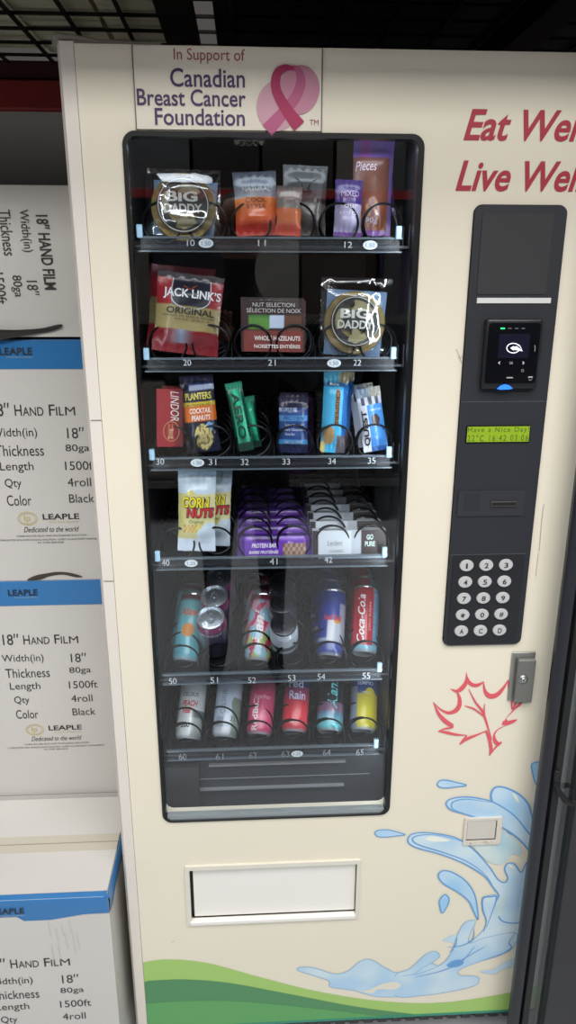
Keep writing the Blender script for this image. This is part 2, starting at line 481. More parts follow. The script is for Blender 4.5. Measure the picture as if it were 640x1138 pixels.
blob(c1([(52,332),(65,308),(110,298),(180,303),(260,320),(320,355),(370,400),(420,460),(450,505),(480,520),(495,500),(482,460),(495,435),(525,438),(555,475),(580,430),(620,425),(620,600),(600,680),(520,700),(460,680),(450,600),(455,575),(430,540),(390,490),(300,435),(200,395),(100,368),(62,350)]),0,3,1.8)
stroke(c1([(300,340),(200,312),(120,308),(76,320),(78,340),(120,360),(220,390),(320,430),(400,490),(440,560)]),2.0)
blob(c1([(130,328),(150,316),(190,318),(240,334),(170,338)]),4,4,0)
blob(c1([(187,490),(205,468),(250,475),(310,515),(350,580),(364,682),(345,650),(320,600),(270,560),(210,525)]),1,3,1.8)
blob(c1([(193,600),(215,573),(234,590),(228,620),(205,655),(195,630)]),1,3,1.6)
stroke(c1([(388,740),(400,690),(385,640),(386,590),(420,582),(445,585),(430,640),(400,720)]),2.0)
blob(c1([(440,660),(448,600),(470,578),(492,590),(490,625),(465,665)]),2,2,0)
stroke(c1([(225,806),(290,800),(340,770),(345,720)]),1.6)
stroke(c1([(235,830),(262,800),(270,760)]),1.4)
blob(c1([(225,890),(245,870),(280,862),(300,872),(285,888),(255,895)]),3,3,0)
stroke(c1([(80,940),(200,912),(290,870),(350,800)]),1.4)
stroke(c1([(385,865),(450,845),(510,810),(500,785),(530,740)]),1.6)
stroke(c1([(240,895),(330,840),(400,800)]),1.0)
blob(c1([(370,912),(430,905),(470,880),(540,845),(600,830),(600,880),(528,890),(470,905),(430,925)]),0,0,0)
blob([(590,851),(592,847),(599,846),(606,850),(608,866),(600,874),(594,868)],1,3,1.6)
blob(c1([(515,120),(535,135),(545,165),(525,145)]),4,4,0)
blob(c1([(495,440),(512,442),(520,458),(505,450)]),4,4,0)
def water(name,a,b):
    m=mat(name,a,.4); nt=m.node_tree; n=nt.nodes.new('ShaderNodeTexNoise'); n.inputs['Scale'].default_value=14; n.inputs['Detail'].default_value=1
    tc=[x for x in nt.nodes if x.type=='TEX_COORD'][0]; nt.links.new(tc.outputs['Object'],n.inputs['Vector'])
    x=nt.nodes.new('ShaderNodeValToRGB'); x.color_ramp.elements[0].position=.35; x.color_ramp.elements[1].position=.65
    x.color_ramp.elements[0].color=srgb(*a); x.color_ramp.elements[1].color=srgb(*b)
    nt.links.new(n.outputs['Fac'],x.inputs[0]); nt.links.new(x.outputs[0],nt.nodes['Principled BSDF'].inputs['Base Color']); return m
g.obj('water_splash_print',[water('print_water',(206,226,236),(176,210,236)),water('print_water_blue',(198,222,240),(158,204,238)),water('print_water_pale',(208,224,222),(176,208,220)),ink(104,160,214),ink(236,240,230),ink(228,224,206),ink(134,180,222)],vm)

g=G()
for P,w_ in (([(507,388),(510,396),(513,404)],.0012),([(509,398),(514,396)],.0008),([(604,560),(601,585),(599,612)],.0010),([(598,615),(595,640)],.0008),([(191,1047),(194,1045)],.0010)):
    v,f=ribbon([XZ(a,b) for a,b in P],w_); g.add([(a,-.0010,b) for a,b in v],f)
g.obj('paint_chips',ink(176,168,154),vm)
# ---- window surround, glass
g=G()
plate(g,[rrect(wx0-.002,wz0-.002,wx1+.002,wz1+.002,.018), rrect(wx0+.004,wz0+.0016,wx1-.007,wz1-.005,.012)],-.0035,.012)
gas=g.obj('window_gasket',mat('gasket_black',(17,18,21),.35),vm,recalc=True)
g=G()
g.box(wx0+.006,wx1-.008,-.001,.012,wz0+.0018,wz0+.0105)
g.obj('window_sill_strip',alum,vm)
g=G(); yy=.006; g.add([(wx0+.002,yy,wz0+.002),(wx1-.002,yy,wz0+.002),(wx1-.002,yy,wz1-.002),(wx0+.002,yy,wz1-.002)],[(0,1,2,3)])
g.obj('window_glass',pane,vm)
# interior liner
ix0,ix1,iy0,iy1,iz0,iz1=wx0-.012,wx1+.010,.036,.56,wz0-.075,wz1+.02
g=G()
g.add([(ix0,iy0,iz0),(ix0,iy1,iz0),(ix0,iy1,iz1),(ix0,iy0,iz1),(ix1,iy0,iz0),(ix1,iy1,iz0),(ix1,iy1,iz1),(ix1,iy0,iz1)],
      [(0,1,2,3),(4,7,6,5),(1,5,6,2),(0,4,5,1),(3,2,6,7)])
g.obj('display_compartment',liner,vm)
# ---- trays
ROWY=[(270,397),(397,397),(508,508),(618,618),(748,748),(833,833)]
railtop=[263.5,397.5,507.5,618.5,746.5,831.0]
TY=.085
TZ=[W(300,y,TY).z for y in railtop]
LX=[]
CX=[-.128+i*.0692 for i in range(6)]
numfix=ink(196,206,212)
nums={0:[('10',212,270),('11',291,270),('12',387,272)],1:[('20',208,403),('21',302,403),('22',397,403)],
 2:[('30',178,513),('31',236,513.5),('32',272,513.5),('33',318,513),('34',369,512.5),('35',413,512)],
 3:[('40',184,625.5),('41',304,624),('42',365,622)],4:[('50',192,757),('51',238,756),('52',280,756),('53',324,753.5),('54',357,752),('55',407,751)],
 5:[('60',203,841),('61',244,841),('62',281,839.5),('63',317,838),('64',363,836.5),('65',400,836)]}
stick={0:[(229,270.5,'1.50'),(411,272.5,'1.50')],1:[(371,403.5,'1.50')],2:[(219.5,514,'1.50')],3:[(212.5,625.5,'1.25')],4:[],5:[(330,837,'1.25')]}
CR=.0302
coilmesh=None
trays=[]
for r in range(6):
    z=TZ[r]
    g=G()
    g.box(ix0+.004,ix1-.004,TY+.004,.54,z-.016,z-.012)          # tray floor
    for i in range(7):
        x=CX[0]-.0346+i*.0692
        if r in (0,1,3) and i in (1,3,5): continue
        g.box(x-.0006,x+.0006,TY+.02,.54,z-.012,z+.018)        # lane divider
    g.box(ix0+.004,ix0+.006,TY,.54,z-.016,z+.02); g.box(ix1-.006,ix1-.004,TY,.54,z-.016,z+.02)
    tray=g.obj('shelf_tray',traym,vm); trays.append(tray)
    g=G(); g.box(ix0+.016,ix1-.02,TY,TY+.003,z-.021,z-.001)
    under(g.obj('price_rail',railg,None),tray)
    g=G(); g.box(ix0+.012,ix1-.016,TY-.0015,TY+.0045,z-.0025,z+.0005); g.box(ix0+.012,ix1-.016,TY-.0015,TY+.0045,z-.0225,z-.0205)
    under(g.obj('rail_edge',mat('rail_edge_clear',(96,108,118),.35,metal=.1),None),tray)
    g=G()
    for s,px,py in nums[r]:
        rr=prect(px-4.3,py-3.4,px+4.3,py+3.4,TY-.002); text(g,s,rr,on(TY-.002),0)
    under(g.obj('slot_numbers',numfix if r<5 else ink(140,146,152),None),tray)
    if stick[r]:
        g=G()
        for px,py,s in stick[r]:
            c=W(px,py,TY); 
            plate(g,[[(c.x+.0115*math.cos(t*PI/12),c.z+.0068*math.sin(t*PI/12)) for t in range(24)]],TY-.0026,TY-.0021,0)
            text(g,s,(c.x-.007,c.z-.003,c.x+.007,c.z+.003),on(TY-.0028),1)
        under(g.obj('price_sticker',[ink(214,226,232),ink(70,90,140)],None),tray)
    for side in (0,1):
        x=(ix0+.0165) if side==0 else (ix1-.0235)
        if side==0 and r>3: continue
        g=G(); g.box(x-.0045,x+.0045,TY-.010,TY-.003,z-.002,z+.017,0,None,.0015)
        under(g.obj('tray_end_glint',glintm,None),tray)  # solid block drawn where the LED reflects at the tray end
    # coils
    for i in range(6):
        if coilmesh is None:
            P=[];turn=8;n=30
            for k in range(turn*n+1):
                a=2*PI*k/n+PI/2
                P.append((CR*math.cos(a), .0+ (k/n)*.052, CR*math.sin(a)))
            g=G()
            # closed front ring, then the helix
            g.tube([(CR*math.cos(2*PI*k/32),-.001,CR*math.sin(2*PI*k/32)) for k in range(32)],.0019,8,0,True)
            g.tube(P,.0019,6)
            o=g.obj('spiral_coil',coilm,None,smooth=True); coilmesh=o.data
        else:
            o=bpy.data.objects.new('spiral_coil',coilmesh); COL.objects.link(o)
        o.parent=tray; o.location=(CX[i],TY+.016,z-.0115+CR+.0022)
# delivery bin in the bottom of the compartment
g=G()
YD=.10
g.box(ix0+.002,ix1-.002,YD,YD+.01,iz0+.002,W(300,842,YD).z)
g.box(ix0+.002,ix1-.002,YD+.01,.54,W(300,842,YD).z-.012,W(300,842,YD).z)
g.box(ix0+.002,ix1-.002,.04,YD,iz0+.002,iz0+.006,2)
for py,x0_,x1_ in ((851,232,384),(878,222,382)):
    a=W(x0_,py,YD-.006); b=W(x1_,py,YD-.006); g.box(a.x,b.x,YD-.008,YD,a.z-.0016,a.z+.0012,1)
a=W(215,866,YD); g.box(a.x,ix1-.03,YD-.0015,YD,a.z-.0006,a.z+.0006,1)
g.box(ix0+.002,W(222,870,YD).x,YD-.02,YD,iz0+.002,W(300,842,YD).z-.002,3)
g.obj('delivery_bin',[mat('bin_grey',(58,62,68),.45),mat('bin_ridge',(128,132,136),.4),mat('bin_floor',(84,88,92),.4),mat('bin_side',(50,53,58),.5)],vm)

# ---- delivery flap
g=G()
plate(g,[rrect(dx0-.008,dz0-.003,dx1+.006,dz1+.008,.003,3), rrect(dx0+.001,dz0+.001,dx1-.001,dz1-.001,.002,2)],-.004,.001)
fr=g.obj('delivery_frame',mat('frame_white',(222,218,206),.45),vm,recalc=True)
g=G(); g.box(dx0+.0065,dx1-.002,.006,.012,dz0+.010,dz1-.002,0,None,.001)
g.obj('delivery_flap',flapw,vm)
g=G(); g.box(dx0+.001,dx1-.001,.0125,.06,dz0+.001,dz1-.001,0); g.obj('delivery_recess',blackr,vm)
g=G(); g.box(dx0-.002,dx1-.001,-.0065,.006,dz0-.0015,dz0+.008,0,None,.002)
g.obj('flap_ledge',flapw,vm)
# ---- coin return
g=G()
plate(g,[rrect(cx0-.004,cz0-.003,cx1+.009,cz1+.004,.003,3), rrect(cx0+.001,cz0+.006,cx1-.001,cz1-.001,.002,2)],-.006,.001)
cr=g.obj('coin_return',mat('frame_white2',(216,210,198),.5,var=.08,vscale=60),vm,recalc=True)
g=G(); g.box(cx0+.002,cx1-.003,-.0048,-.003,cz0+.010,cz1-.0015); g.box(cx0+.0005,cx1-.0005,-.0030,.02,cz0+.001,cz1-.0005,1); 
under(g.obj('return_door',[mat('return_door_grey',(206,202,192),.4),blackr],None),cr)
# rust marks under the return
g=G(); Y=-.0064
for k in range(14):
    x=cx0+.002+random.random()*(cx1-cx0-.004); z=cz0-.0005+random.random()*.005; w=.001+random.random()*.003
    g.add([(x,Y,z),(x+w,Y,z+.0004),(x+w*.8,Y,z+.0013),(x+.0003,Y,z+.001)],[(0,1,2,3)])
under(g.obj('rust_marks',ink(166,140,112),None),cr)
# ---- lock
lx0,lz0,lx1,lz1=prect(566,724,591.5,777)
g=G(); g.box(lx0,lx1,-.004,0,lz0,lz1,0,None,.0012)
lk=g.obj('lock_housing',steel,vm)
g=G(); g.box(lx0+.0085,lx1-.0015,-.014,-.004,lz0+.001,lz1-.010,0,None,.002)
under(g.obj('lock_cover',mat('lock_grey',(128,128,124),.45,metal=.5),None,recalc=True),lk)
c=W(581,755,-.014)
MX=Matrix.Translation((c.x,-.0145,c.z))@Matrix.Rotation(PI/2,4,'X')
g=G(); g.lathe([(.0085,-.002),(.0085,.001),(.0068,.0022),(.0062,.0012),(.0055,.0012)],28,0,MX)
g.lathe([(.0042,.001),(.0042,.003),(.0036,.0036)],24,1,MX); g.box(c.x-.0006,c.x+.0006,-.0186,-.0175,c.z-.0024,c.z+.0024,2)
under(g.obj('key_cylinder',[steel,alum,blackr],None,smooth=True,recalc=True),lk)

# ---- control panel
px0,pz0,px1,pz1=.334,W(535,714.8).z,.4705,W(580,228.5).z
PY=-.006
g=G(); plate(g,[rrect(px0,pz0,px1,pz1,.0115,8)],PY,0)
cp=g.obj('control_panel',panelm,vm,recalc=True)
g=G(); plate(g,[rrect(px0-.0012,pz0-.0014,px1+.0012,pz1+.0012,.0125,8)],-.0015,0); under(g.obj('panel_edge',blackr,None,recalc=True),cp)
def sub(g,name,m,**k): return under(g.obj(name,m,None,**k),cp)
r=prect(535,237,611,327,PY); g=G(); plate(g,[rrect(px0+.011,r[1],px1-.020,r[3],.003,3)],PY-.0012,PY); sub(g,'blank_cover',panel2,recalc=True)
r=prect(529,331,610.5,337,PY-.001); g=G(); g.box(px0+.012,px1-.0115,PY-.002,PY,r[1],r[3]); sub(g,'white_strip',mat('strip_white',(214,214,212),.5))
for py in (446.5,616):
    z=W(540,py,PY).z; g=G(); g.box(px0+.0005,px1-.0006 if py<500 else px1-.008,PY-.0006,PY,z-.0006,z+.0006); sub(g,'panel_seam',mat('seam_grey',(74,76,82),.5))
# card reader
rx0,rz0,rx1,rz1=prect(539,354,599,432,PY-.01)
g=G(); g.box(rx0-.002,rx1+.001,PY-.012,PY,rz0-.001,rz1,0,None,.004)
g.box(rx1-.001,rx1+.003,PY-.008,PY,rz0+.045,rz1-.012,1)
sub(g,'card_reader',[mat('reader_black',(26,27,31),.35),blackr],smooth=True)
g=G(); plate(g,[rrect(rx0+.002,rz0+.009,rx1-.003,rz1-.006,.004,4)],PY-.0135,PY-.0118); sub(g,'reader_face',gloss,recalc=True)
Y=PY-.0137
r=prect(554,371,588,398,Y); g=G(); g.box(r[0],r[2],Y-.0001,Y,r[1],r[3]); sub(g,'reader_screen',mat('screen_navy',(22,24,40),.2,emit=.12))
g=G(); Y=PY-.0141
def q(cx,cy): return XZ(520+cx/6.4,340+cy/6.4,Y)
def strokeq(P,w,m,closed=False):
    pts=[q(*p) for p in P]; v,f=ribbon(pts,w,closed); g.add([(a,Y,b) for a,b in v],f,m)
arc=[(322+46*math.cos(math.radians(a)),300+34*math.sin(math.radians(a))) for a in range(20,340,12)]
strokeq(arc,.0014,0)
v,f=fill2d([[q(*p) for p in [(300,300),(325,283),(325,292),(345,286),(365,300),(388,322),(350,316),(325,310),(325,318)]]]); g.add([(p[0],Y,p[1]) for p in v],f,0)
strokeq([(362,276),(376,296),(384,322)],.0010,0)
strokeq([(228,396),(216,405),(228,414)],.0007,0); strokeq([(388,396),(400,405),(388,414)],.0007,0)
for y_ in (398,405,412): strokeq([(296,y_),(318,y_)],.0006,1)
strokeq([(274,510),(320,510)],.0018,1); strokeq([(428,506),(460,506)],.0020,1); strokeq([(434,518),(436,528),(450,528),(454,518)],.0006,1)
strokeq([(380+0+9*math.cos(a/10*2*PI)+8,460+9*math.sin(a/10*2*PI)) for a in range(11)],.0005,1)
strokeq([(474,280),(478,300),(474,325)],.0008,1)
strokeq([(232,160),(262,160)],.0020,2)
for x_ in (284,333,380): strokeq([(x_,160),(x_+26,160)],.0014,3)
sub(g,'reader_symbols',[mat('glow_white',(225,228,240),.4,emit=.8),ink(170,172,178),mat('glow_green',(40,235,130),.4,emit=1.0),ink(96,98,104)])
g=G(); 
def q2(cx,cy): return XZ(520+cx/6.4,340+cy/6.4,PY-.014)
v,f=fill2d([[q2(204,590),q2(228,568),q2(262,556),q2(296,566),q2(318,588),q2(290,594),q2(230,596)]]); g.add([(p[0],PY-.0142,p[1]) for p in v],f)
sub(g,'reader_light',mat('glow_blue',(40,110,250),.4,emit=1.2))
# display
r=prect(519,474,588,491,PY-.002); g=G(); g.box(r[0]-.0015,r[2]+.0015,PY-.0015,PY,r[1]-.0015,r[3]+.0015,0); g.box(r[0],r[2],PY-.0022,PY-.0015,r[1],r[3],1)
sub(g,'display',[gloss,mat('lcd_green',(134,164,36),.3,emit=.18)])
g=G(); Y=PY-.0025
zm=(r[1]+r[3])/2
text(g,'Have a Nice Day!',(r[0]+.001,zm+.0012,r[2]-.001,r[3]-.0008),on(Y),bold=-.005,space=1.25)
text(g,'22\u00b0C 16:42 03:06',(r[0]+.001,r[1]+.0014,r[2]-.001,zm-.0008),on(Y),bold=-.005,space=1.25)
sub(g,'display_lettering',ink(64,84,24))
# coin slot
r=prect(513,545,580,573,PY); g=G()
plate(g,[rrect(px0+.006,r[1],px1-.020,r[3],.002,3)],PY-.002,PY)
sub(g,'coin_plate',mat('coin_plate',(45,47,53),.45),recalc=True)
s=prect(545,557,574,563,PY-.002); g=G(); g.box(s[0],s[2],PY-.0045,PY-.002,s[1],s[3],0,None,.001); g.box(s[0]+.002,s[2]-.002,PY-.0049,PY-.003,s[1]+.003,s[3]-.0015,1)
sub(g,'coin_slot',[mat('slot_grey',(62,62,64),.4),blackr])
s=prect(516,548,533,567,PY-.002); g=G(); g.box(s[0],s[2],PY-.0026,PY-.002,s[1],s[3],0,None,.0003); sub(g,'return_button',panelm)
# keypad
g=G(); z1=W(540,616,PY).z
plate(g,[rrect(px0+.006,pz0+.004,px1-.009,z1-.001,.006,4)],PY-.0010,PY); sub(g,'keypad_plate',mat('keypad_black',(30,31,36),.4),recalc=True)
keys=['1','2','3','4','5','6','7','8','9','*','0','#','A','C','D']
kx=[.3627,.3962,.4297]
ky=[628.3,646.6,664.8,683,700.8]
btn=mat('button_silver',(205,206,206),.35,metal=.25)
for i,s in enumerate(keys):
    x=kx[i%3]; z=W(540,ky[i//3],PY-.003).z
    g=G()
    M=Matrix.Translation((x,PY-.001,z))@Matrix.Scale(1.18,4,(1,0,0))@Matrix.Rotation(PI/2,4,'X')
    g.lathe([(.0102,0),(.0102,.0018),(.0094,.0030),(.006,.0034)],28,0,M)
    text(g,s,(x-.0017,z-.0046,x+.0015,z+.0046) if s=='1' else (x-.0034,z-.0046,x+.0034,z+.0046) if s!='*' else (x-.004,z-.0045,x+.004,z+.0045),on(PY-.0047),1,bold=.02)
    sub(g,'keypad_button',[btn,ink(34,34,38)],smooth=True)

# ============================================================ PRODUCTS
def base_mat(px,py,Y,roll=0,tilt=0,turn=0):
    """bottom centre at photo point, leaned back by tilt, rolled in the facing plane"""
    p=W(px,py,Y)
    return Matrix.Translation(p)@Matrix.Rotation(math.radians(turn),4,'Z')@Matrix.Rotation(math.radians(-tilt),4,'X')@Matrix.Rotation(math.radians(roll),4,'Y')
def dims(x0,y0,x1,y1,Y,tilt=0):
    cx=(x0+x1)/2; a=W(x0,(y0+y1)/2,Y); b=W(x1,(y0+y1)/2,Y)
    w=b.x-a.x; lo=W(cx,y1,Y)
    # height of a plane leaning back by tilt that reaches y0
    t=math.radians(tilt); lo_=lo; h=.01
    d=RM.to_3x3() @ Vector(((cx-320)/F,(569-y0)/F,-1.0))
    # solve CAM + s d = lo + h(0,sin t,cos t)  (y,z)
    A=d.y; B=-math.sin(t); C=lo.y-CAM.y; D=d.z; E_=-math.cos(t); F_=lo.z-CAM.z
    det=A*E_-B*D; h=(A*F_-C*D)/det
    return w,h
def mix(a,b,t): return tuple(x+(y-x)*t for x,y in zip(a,b))
S=srgb
def pillow_fn(w,h,d,crimp=.06):
    def fn(x,z):
        u=min(1,abs(2*x/w)); v=z/h
        e=min(v,1-v)/crimp
        f=(1-u**3.0)*(min(1,max(0,(e-1)))*.35+.65 if e>1 else max(0,e)**.5*.65*.5)
        k=max(0,min(1,(min(v,1-v)-crimp)/.22)); k=k*k*(3-2*k)
        f=(1-u**2.6)*k
        k2=max(0,min(v,1-v)-crimp); fold=math.sin(x/w*34+d*900)*math.exp(-k2/.07)*(1-u**4)*d*.09*(1 if min(v,1-v)>crimp else .35)
        return max(.0, d*f+ fold + d*.12*noise.noise(Vector((x*38,z*38,d*999)))*(.3+f))
    return fn
def bag(name,label,cat,x0,y0,x1,y1,Y,paint,d=.012,roll=0,tilt=8,turn=0,group=None,material=None,zig=True,nu=44,nv=60,crimp=.06):
    w,h=dims(x0,y0,x1,y1,Y,tilt)
    root=thing(name,label,cat,(0,0,0),group,world=False)
    root.matrix_world=base_mat((x0+x1)/2,y1,Y,roll,tilt,turn)
    fn=pillow_fn(w,h,d,crimp)
    g=G(); cols=[]
    for side in (-1,1):
        v=[];f=[]
        for j in range(nv+1):
            for i in range(nu+1):
                x=(-.5+i/nu)*w; z=j/nv*h
                if zig and (j==0 or j==nv): z+= (.0009 if i%2 else -.0009)
                vv_=j/nv; wx=x*(1-.05*math.sin(PI*vv_)+.02*noise.noise(Vector((vv_*9,(1 if x>0 else -1)*3,d*777)))); z+=h*.008*noise.noise(Vector((x*50,vv_*3,d*500)))
                v.append((wx, side*(fn(x,min(h,max(0,j/nv*h)))+.0004), z))
                c=paint(i/nu,j/nv) if side<0 else paint(.02,.5)
                cols.append(c)
        for j in range(nv):
            for i in range(nu):
                a=j*(nu+1)+i; q_=(a,a+1,a+nu+2,a+nu+1)
                f.append(q_ if side<0 else q_[::-1])
        g.add(v,f)
    o=g.obj('wrapper',material or printf,root,smooth=True,col=cols,world=False)
    def put(x,z,e=.0012): return (x*(1-.05*math.sin(PI*min(1,max(0,z/h)))), -(fn(x,z)+e), z)
    return root,w,h,put
def letter(root,w,h,put,items,name='lettering'):
    """items: (string,u0,v0,u1,v1,(r,g,b),kwargs)"""
    g=G(); mats=[]; 
    for k,it in enumerate(items):
        s,u0,v0,u1,v1,c=it[:6]; kw=it[6] if len(it)>6 else {}
        m=ink(*c)
        if m not in mats: mats.append(m)
        lay=.0020+.0001*k
        text(g,s,((u0-.5)*w,v0*h,(u1-.5)*w,v1*h),(lambda x,z,l=lay: put(x,z,l)),mats.index(m),**kw)
    return g.obj(name,mats,root,world=False)
def carton(name,label,cat,x0,y0,x1,y1,Y,paint,d=.012,roll=0,tilt=8,turn=0,group=None,nu=40,nv=40):
    w,h=dims(x0,y0,x1,y1,Y,tilt)
    root=thing(name,label,cat,(0,0,0),group,world=False); root.matrix_world=base_mat((x0+x1)/2,y1,Y,roll,tilt,turn)
    g=G(); cols=[]
    v=[];f=[]
    for j in range(nv+1):
        for i in range(nu+1):
            v.append(((-.5+i/nu)*w,-d/2,j/nv*h)); cols.append(paint(i/nu,j/nv))
    for j in range(nv):
        for i in range(nu):
            a=j*(nu+1)+i; f.append((a,a+1,a+nu+2,a+nu+1))
    g.add(v,f)
    b=[(x,y,z) for x in (-w/2,w/2) for y in (-d/2,d/2) for z in (0,h)]
    g.add(b,[(2,3,7,6),(0,1,3,2),(4,6,7,5),(0,2,6,4),(1,5,7,3)])
    cols+=[paint(0,.5)]*4+[paint(1,.5)]*4
    g.obj('carton_body',printc,root,col=cols,world=False)
    return root,w,h,(lambda x,z,e=.0008:(x,-d/2-e,z))

def disc(u,v,cu,cv,r,asp=1.0): return math.hypot((u-cu)*asp,(v-cv))<r
WHITE=(232,236,238)

# --- row 10/22: wrapped cookies
def cookie(label,x0,y0,x1,y1,Y,roll=0,dim=1.0):
    w,h=dims(x0,y0,x1,y1,Y,5)
    root=thing('cookie_packet',label,'cookie',(0,0,0),'wrapped giant cookies',world=False); root.matrix_world=base_mat((x0+x1)/2,y1,Y,roll,5)
    R=w*.44; cz=h*.43
    g=G(); v=[];f=[];n=48
    rings=[0,.3,.6,.85,.97,1.0]
    for j,rr in enumerate(rings):
        for k in range(n):
            a=2*PI*k/n; y=-.007+(.0015*rr if rr<.98 else .007)
            b=.0012*noise.noise(Vector((rr*math.cos(a)*6,rr*math.sin(a)*6,3)))
            v.append((R*rr*math.cos(a),y-b*2,cz+R*rr*math.sin(a)))
    for j in range(len(rings)-1):
        for k in range(n):
            k2=(k+1)%n; f.append((j*n+k,j*n+k2,(j+1)*n+k2,(j+1)*n+k))
    g.add(v,f)
    g.obj('cookie',mat('cookie_dough',(150,128,74),.8,var=.55,vscale=55,bump=.6,bscale=90),root,smooth=True,world=False)
    g=G(); lr=R*.80
    def dsc(r0,r1,y,m,a0=0,a1=360):
        P=[(math.radians(a0+(a1-a0)*k/48)) for k in range(49)]
        v=[(r*math.cos(a),y,cz+r*math.sin(a)+h*.02) for r in (r0,r1) for a in P]; f=[(k,k+1,49+k+1,49+k) for k in range(48)]
        g.add(v,f,m)
    dsc(lr*.66,lr,-.0115,0); dsc(lr*.93,lr*.96,-.0118,1)
    v,f=fill2d([[(lr*.86*math.cos(t*PI/16),cz+R*.10+lr*.44*math.sin(t*PI/16)) for t in range(32)]]); g.add([(p[0],-.0116,p[1]) for p in v],f,0)
    for m0 in (35,145,250): dsc(lr*.55,lr*.82,-.0118,2,m0,m0+60)
    text(g,'BIG',(-lr*.62,cz+R*.14,lr*.55,cz+R*.44),on(-.0121),1,bold=.035)
    text(g,'DADDY',(-lr*.72,cz-R*.18,lr*.72,cz+R*.08),on(-.0121),1,bold=.03)
    # small standing figure of the label, plain silhouette
    v,f=fill2d([[(x*lr,cz+z*lr) for x,z in spline([(-.10,.62),(0,.86),(.10,.62),(.16,.5),(-.16,.5)],4)]]); g.add([(p[0],-.0121,p[1]) for p in v],f,2)
    v,f=fill2d([[(x*lr,cz+z*lr) for x,z in spline([(-.12,-.28),(.16,-.28),(.22,-.7),(-.05,-.8)],4)]]); g.add([(p[0],-.0121,p[1]) for p in v],f,2)
    g.obj('round_label',[ink(28,27,26),ink(214,216,206),ink(150,142,100)],root,world=False)
    g=G(); g.add([(-w*.42,.008,h*.02),(w*.40,.008,0),(w*.46,.009,h*.84),(-w*.40,.009,h*.86)],[(0,1,2,3)])
    g.obj('backing_card',mat('blue_card',(120,150,186),.6),root,world=False)
    fn=pillow_fn(w,h,.016,.03)
    g=G(); nu,nv=36,48
    for side in (-1,):
        v=[];f=[]
        for j in range(nv+1):
            for i in range(nu+1):
                x=(-.5+i/nu)*w; z=j/nv*h
                v.append((x,side*(fn(x,z)*1.0+.0055+.0026*noise.noise(Vector((x*55,z*55,5)))),z))
        for j in range(nv):
            for i in range(nu):
                a=j*(nu+1)+i; f.append((a,a+1,a+nu+2,a+nu+1))
        g.add(v,f)
    g.obj('clear_wrapper',film,root,smooth=True,world=False)
    return root
YP=.105
cookie('large round cookie in clear wrapper with black label, above slot number 22',353,309,431,396,YP,2)
cookie('large round cookie in clear wrapper standing above slot number 10',163,189,246,262,YP,1)

# --- slot 11 : orange snack bag and a grey bag
def p_orange(u,v):
    if v>.58: return S(*mix((150,160,170),(70,78,90),(v-.58)/.42))
    if v<.18: return S(196,52,42)
    return S(*mix((214,84,44),(206,120,56),(v-.18)/.4))
o=bag('chip_bag','orange and red chip bag with a silver top in slot 11','snack bag',262,191,311,262,YP,p_orange,.016,-3,8)
letter(*o,[('COOL\nSTYLE',.25,.40,.75,.56,(90,40,30)),('NATURAL',.2,.66,.85,.74,(220,225,230))])
def p_grey(u,v):
    c=(104,98,92) if v<.45 else (86,88,90)
    if .45<v<.52: c=(60,40,38)
    return S(*c)
o=bag('snack_bag','grey snack bag with a black horned mark, right of the orange bag','snack bag',312,184,362,262,.125,p_grey,.014,2,8)
g=G(); rt,w,h,put=o
v,f=fill2d([[((x-.5)*w,y*h) for x,y in spline([(.25,.80),(.4,.72),(.5,.60),(.6,.72),(.78,.80),(.66,.76),(.6,.66),(.66,.60),(.5,.54),(.36,.60),(.42,.66),(.36,.76)],4)]]); g.add([put(p[0],p[1],.0015) for p in v],f)
g.obj('bag_emblem',ink(20,20,22),rt,world=False)
def p_front_orange(u,v): return S(206,70,48) if v<.22 else S(196,102,60) if v<.55 else S(120,110,104)
bag('chip_bag','small orange packet overlapping the grey snack bag in slot 11','snack bag',305,207,334,262,.098,p_front_orange,.01,3,6)
# --- slot 12
def p_lav(u,v): return S(74,56,128) if v>.55 else S(176,170,206) if v>.08 else S(110,60,150)
o=bag('candy_bag','lavender candy bag with white lettering, left one above slot number 12','snack bag',370,200,401,263,YP,p_lav,.012,2,8)
letter(*o,[('sour\nsoftz',.15,.36,.85,.54,(235,232,244)),('MIXED',.2,.68,.85,.78,(206,200,232))])
def p_purp(u,v):
    if v>.80: return S(120,92,176) if abs(u-.3)>.12 else S(150,80,170)
    if v<.06: return S(122,62,160)
    if v<.45 and disc(u,v,.5,.24,.16,.9): return S(196,150,110) if (math.sin(u*40)*math.sin(v*50)>0) else S(150,104,120)
    if u>.9: return S(120,100,170)
    return S(*mix((150,88,60),(104,66,66),v))
o=bag('candy_bag','tall orange brown candy bag with purple top, right one above slot number 12','snack bag',388,156,434,262,.13,p_purp,.014,2,8)
letter(*o,[('Pieces',.05,.66,.55,.76,(222,200,214),{'shear':.2}),('90g',.35,.12,.65,.18,(226,220,240))])
o=bag('candy_bag','purple candy bag leaning in the corner above slot 12','snack bag',412,168,440,240,.16,lambda u,v:S(96,76,150) if v>.3 else S(70,52,96),.012,-6,8)

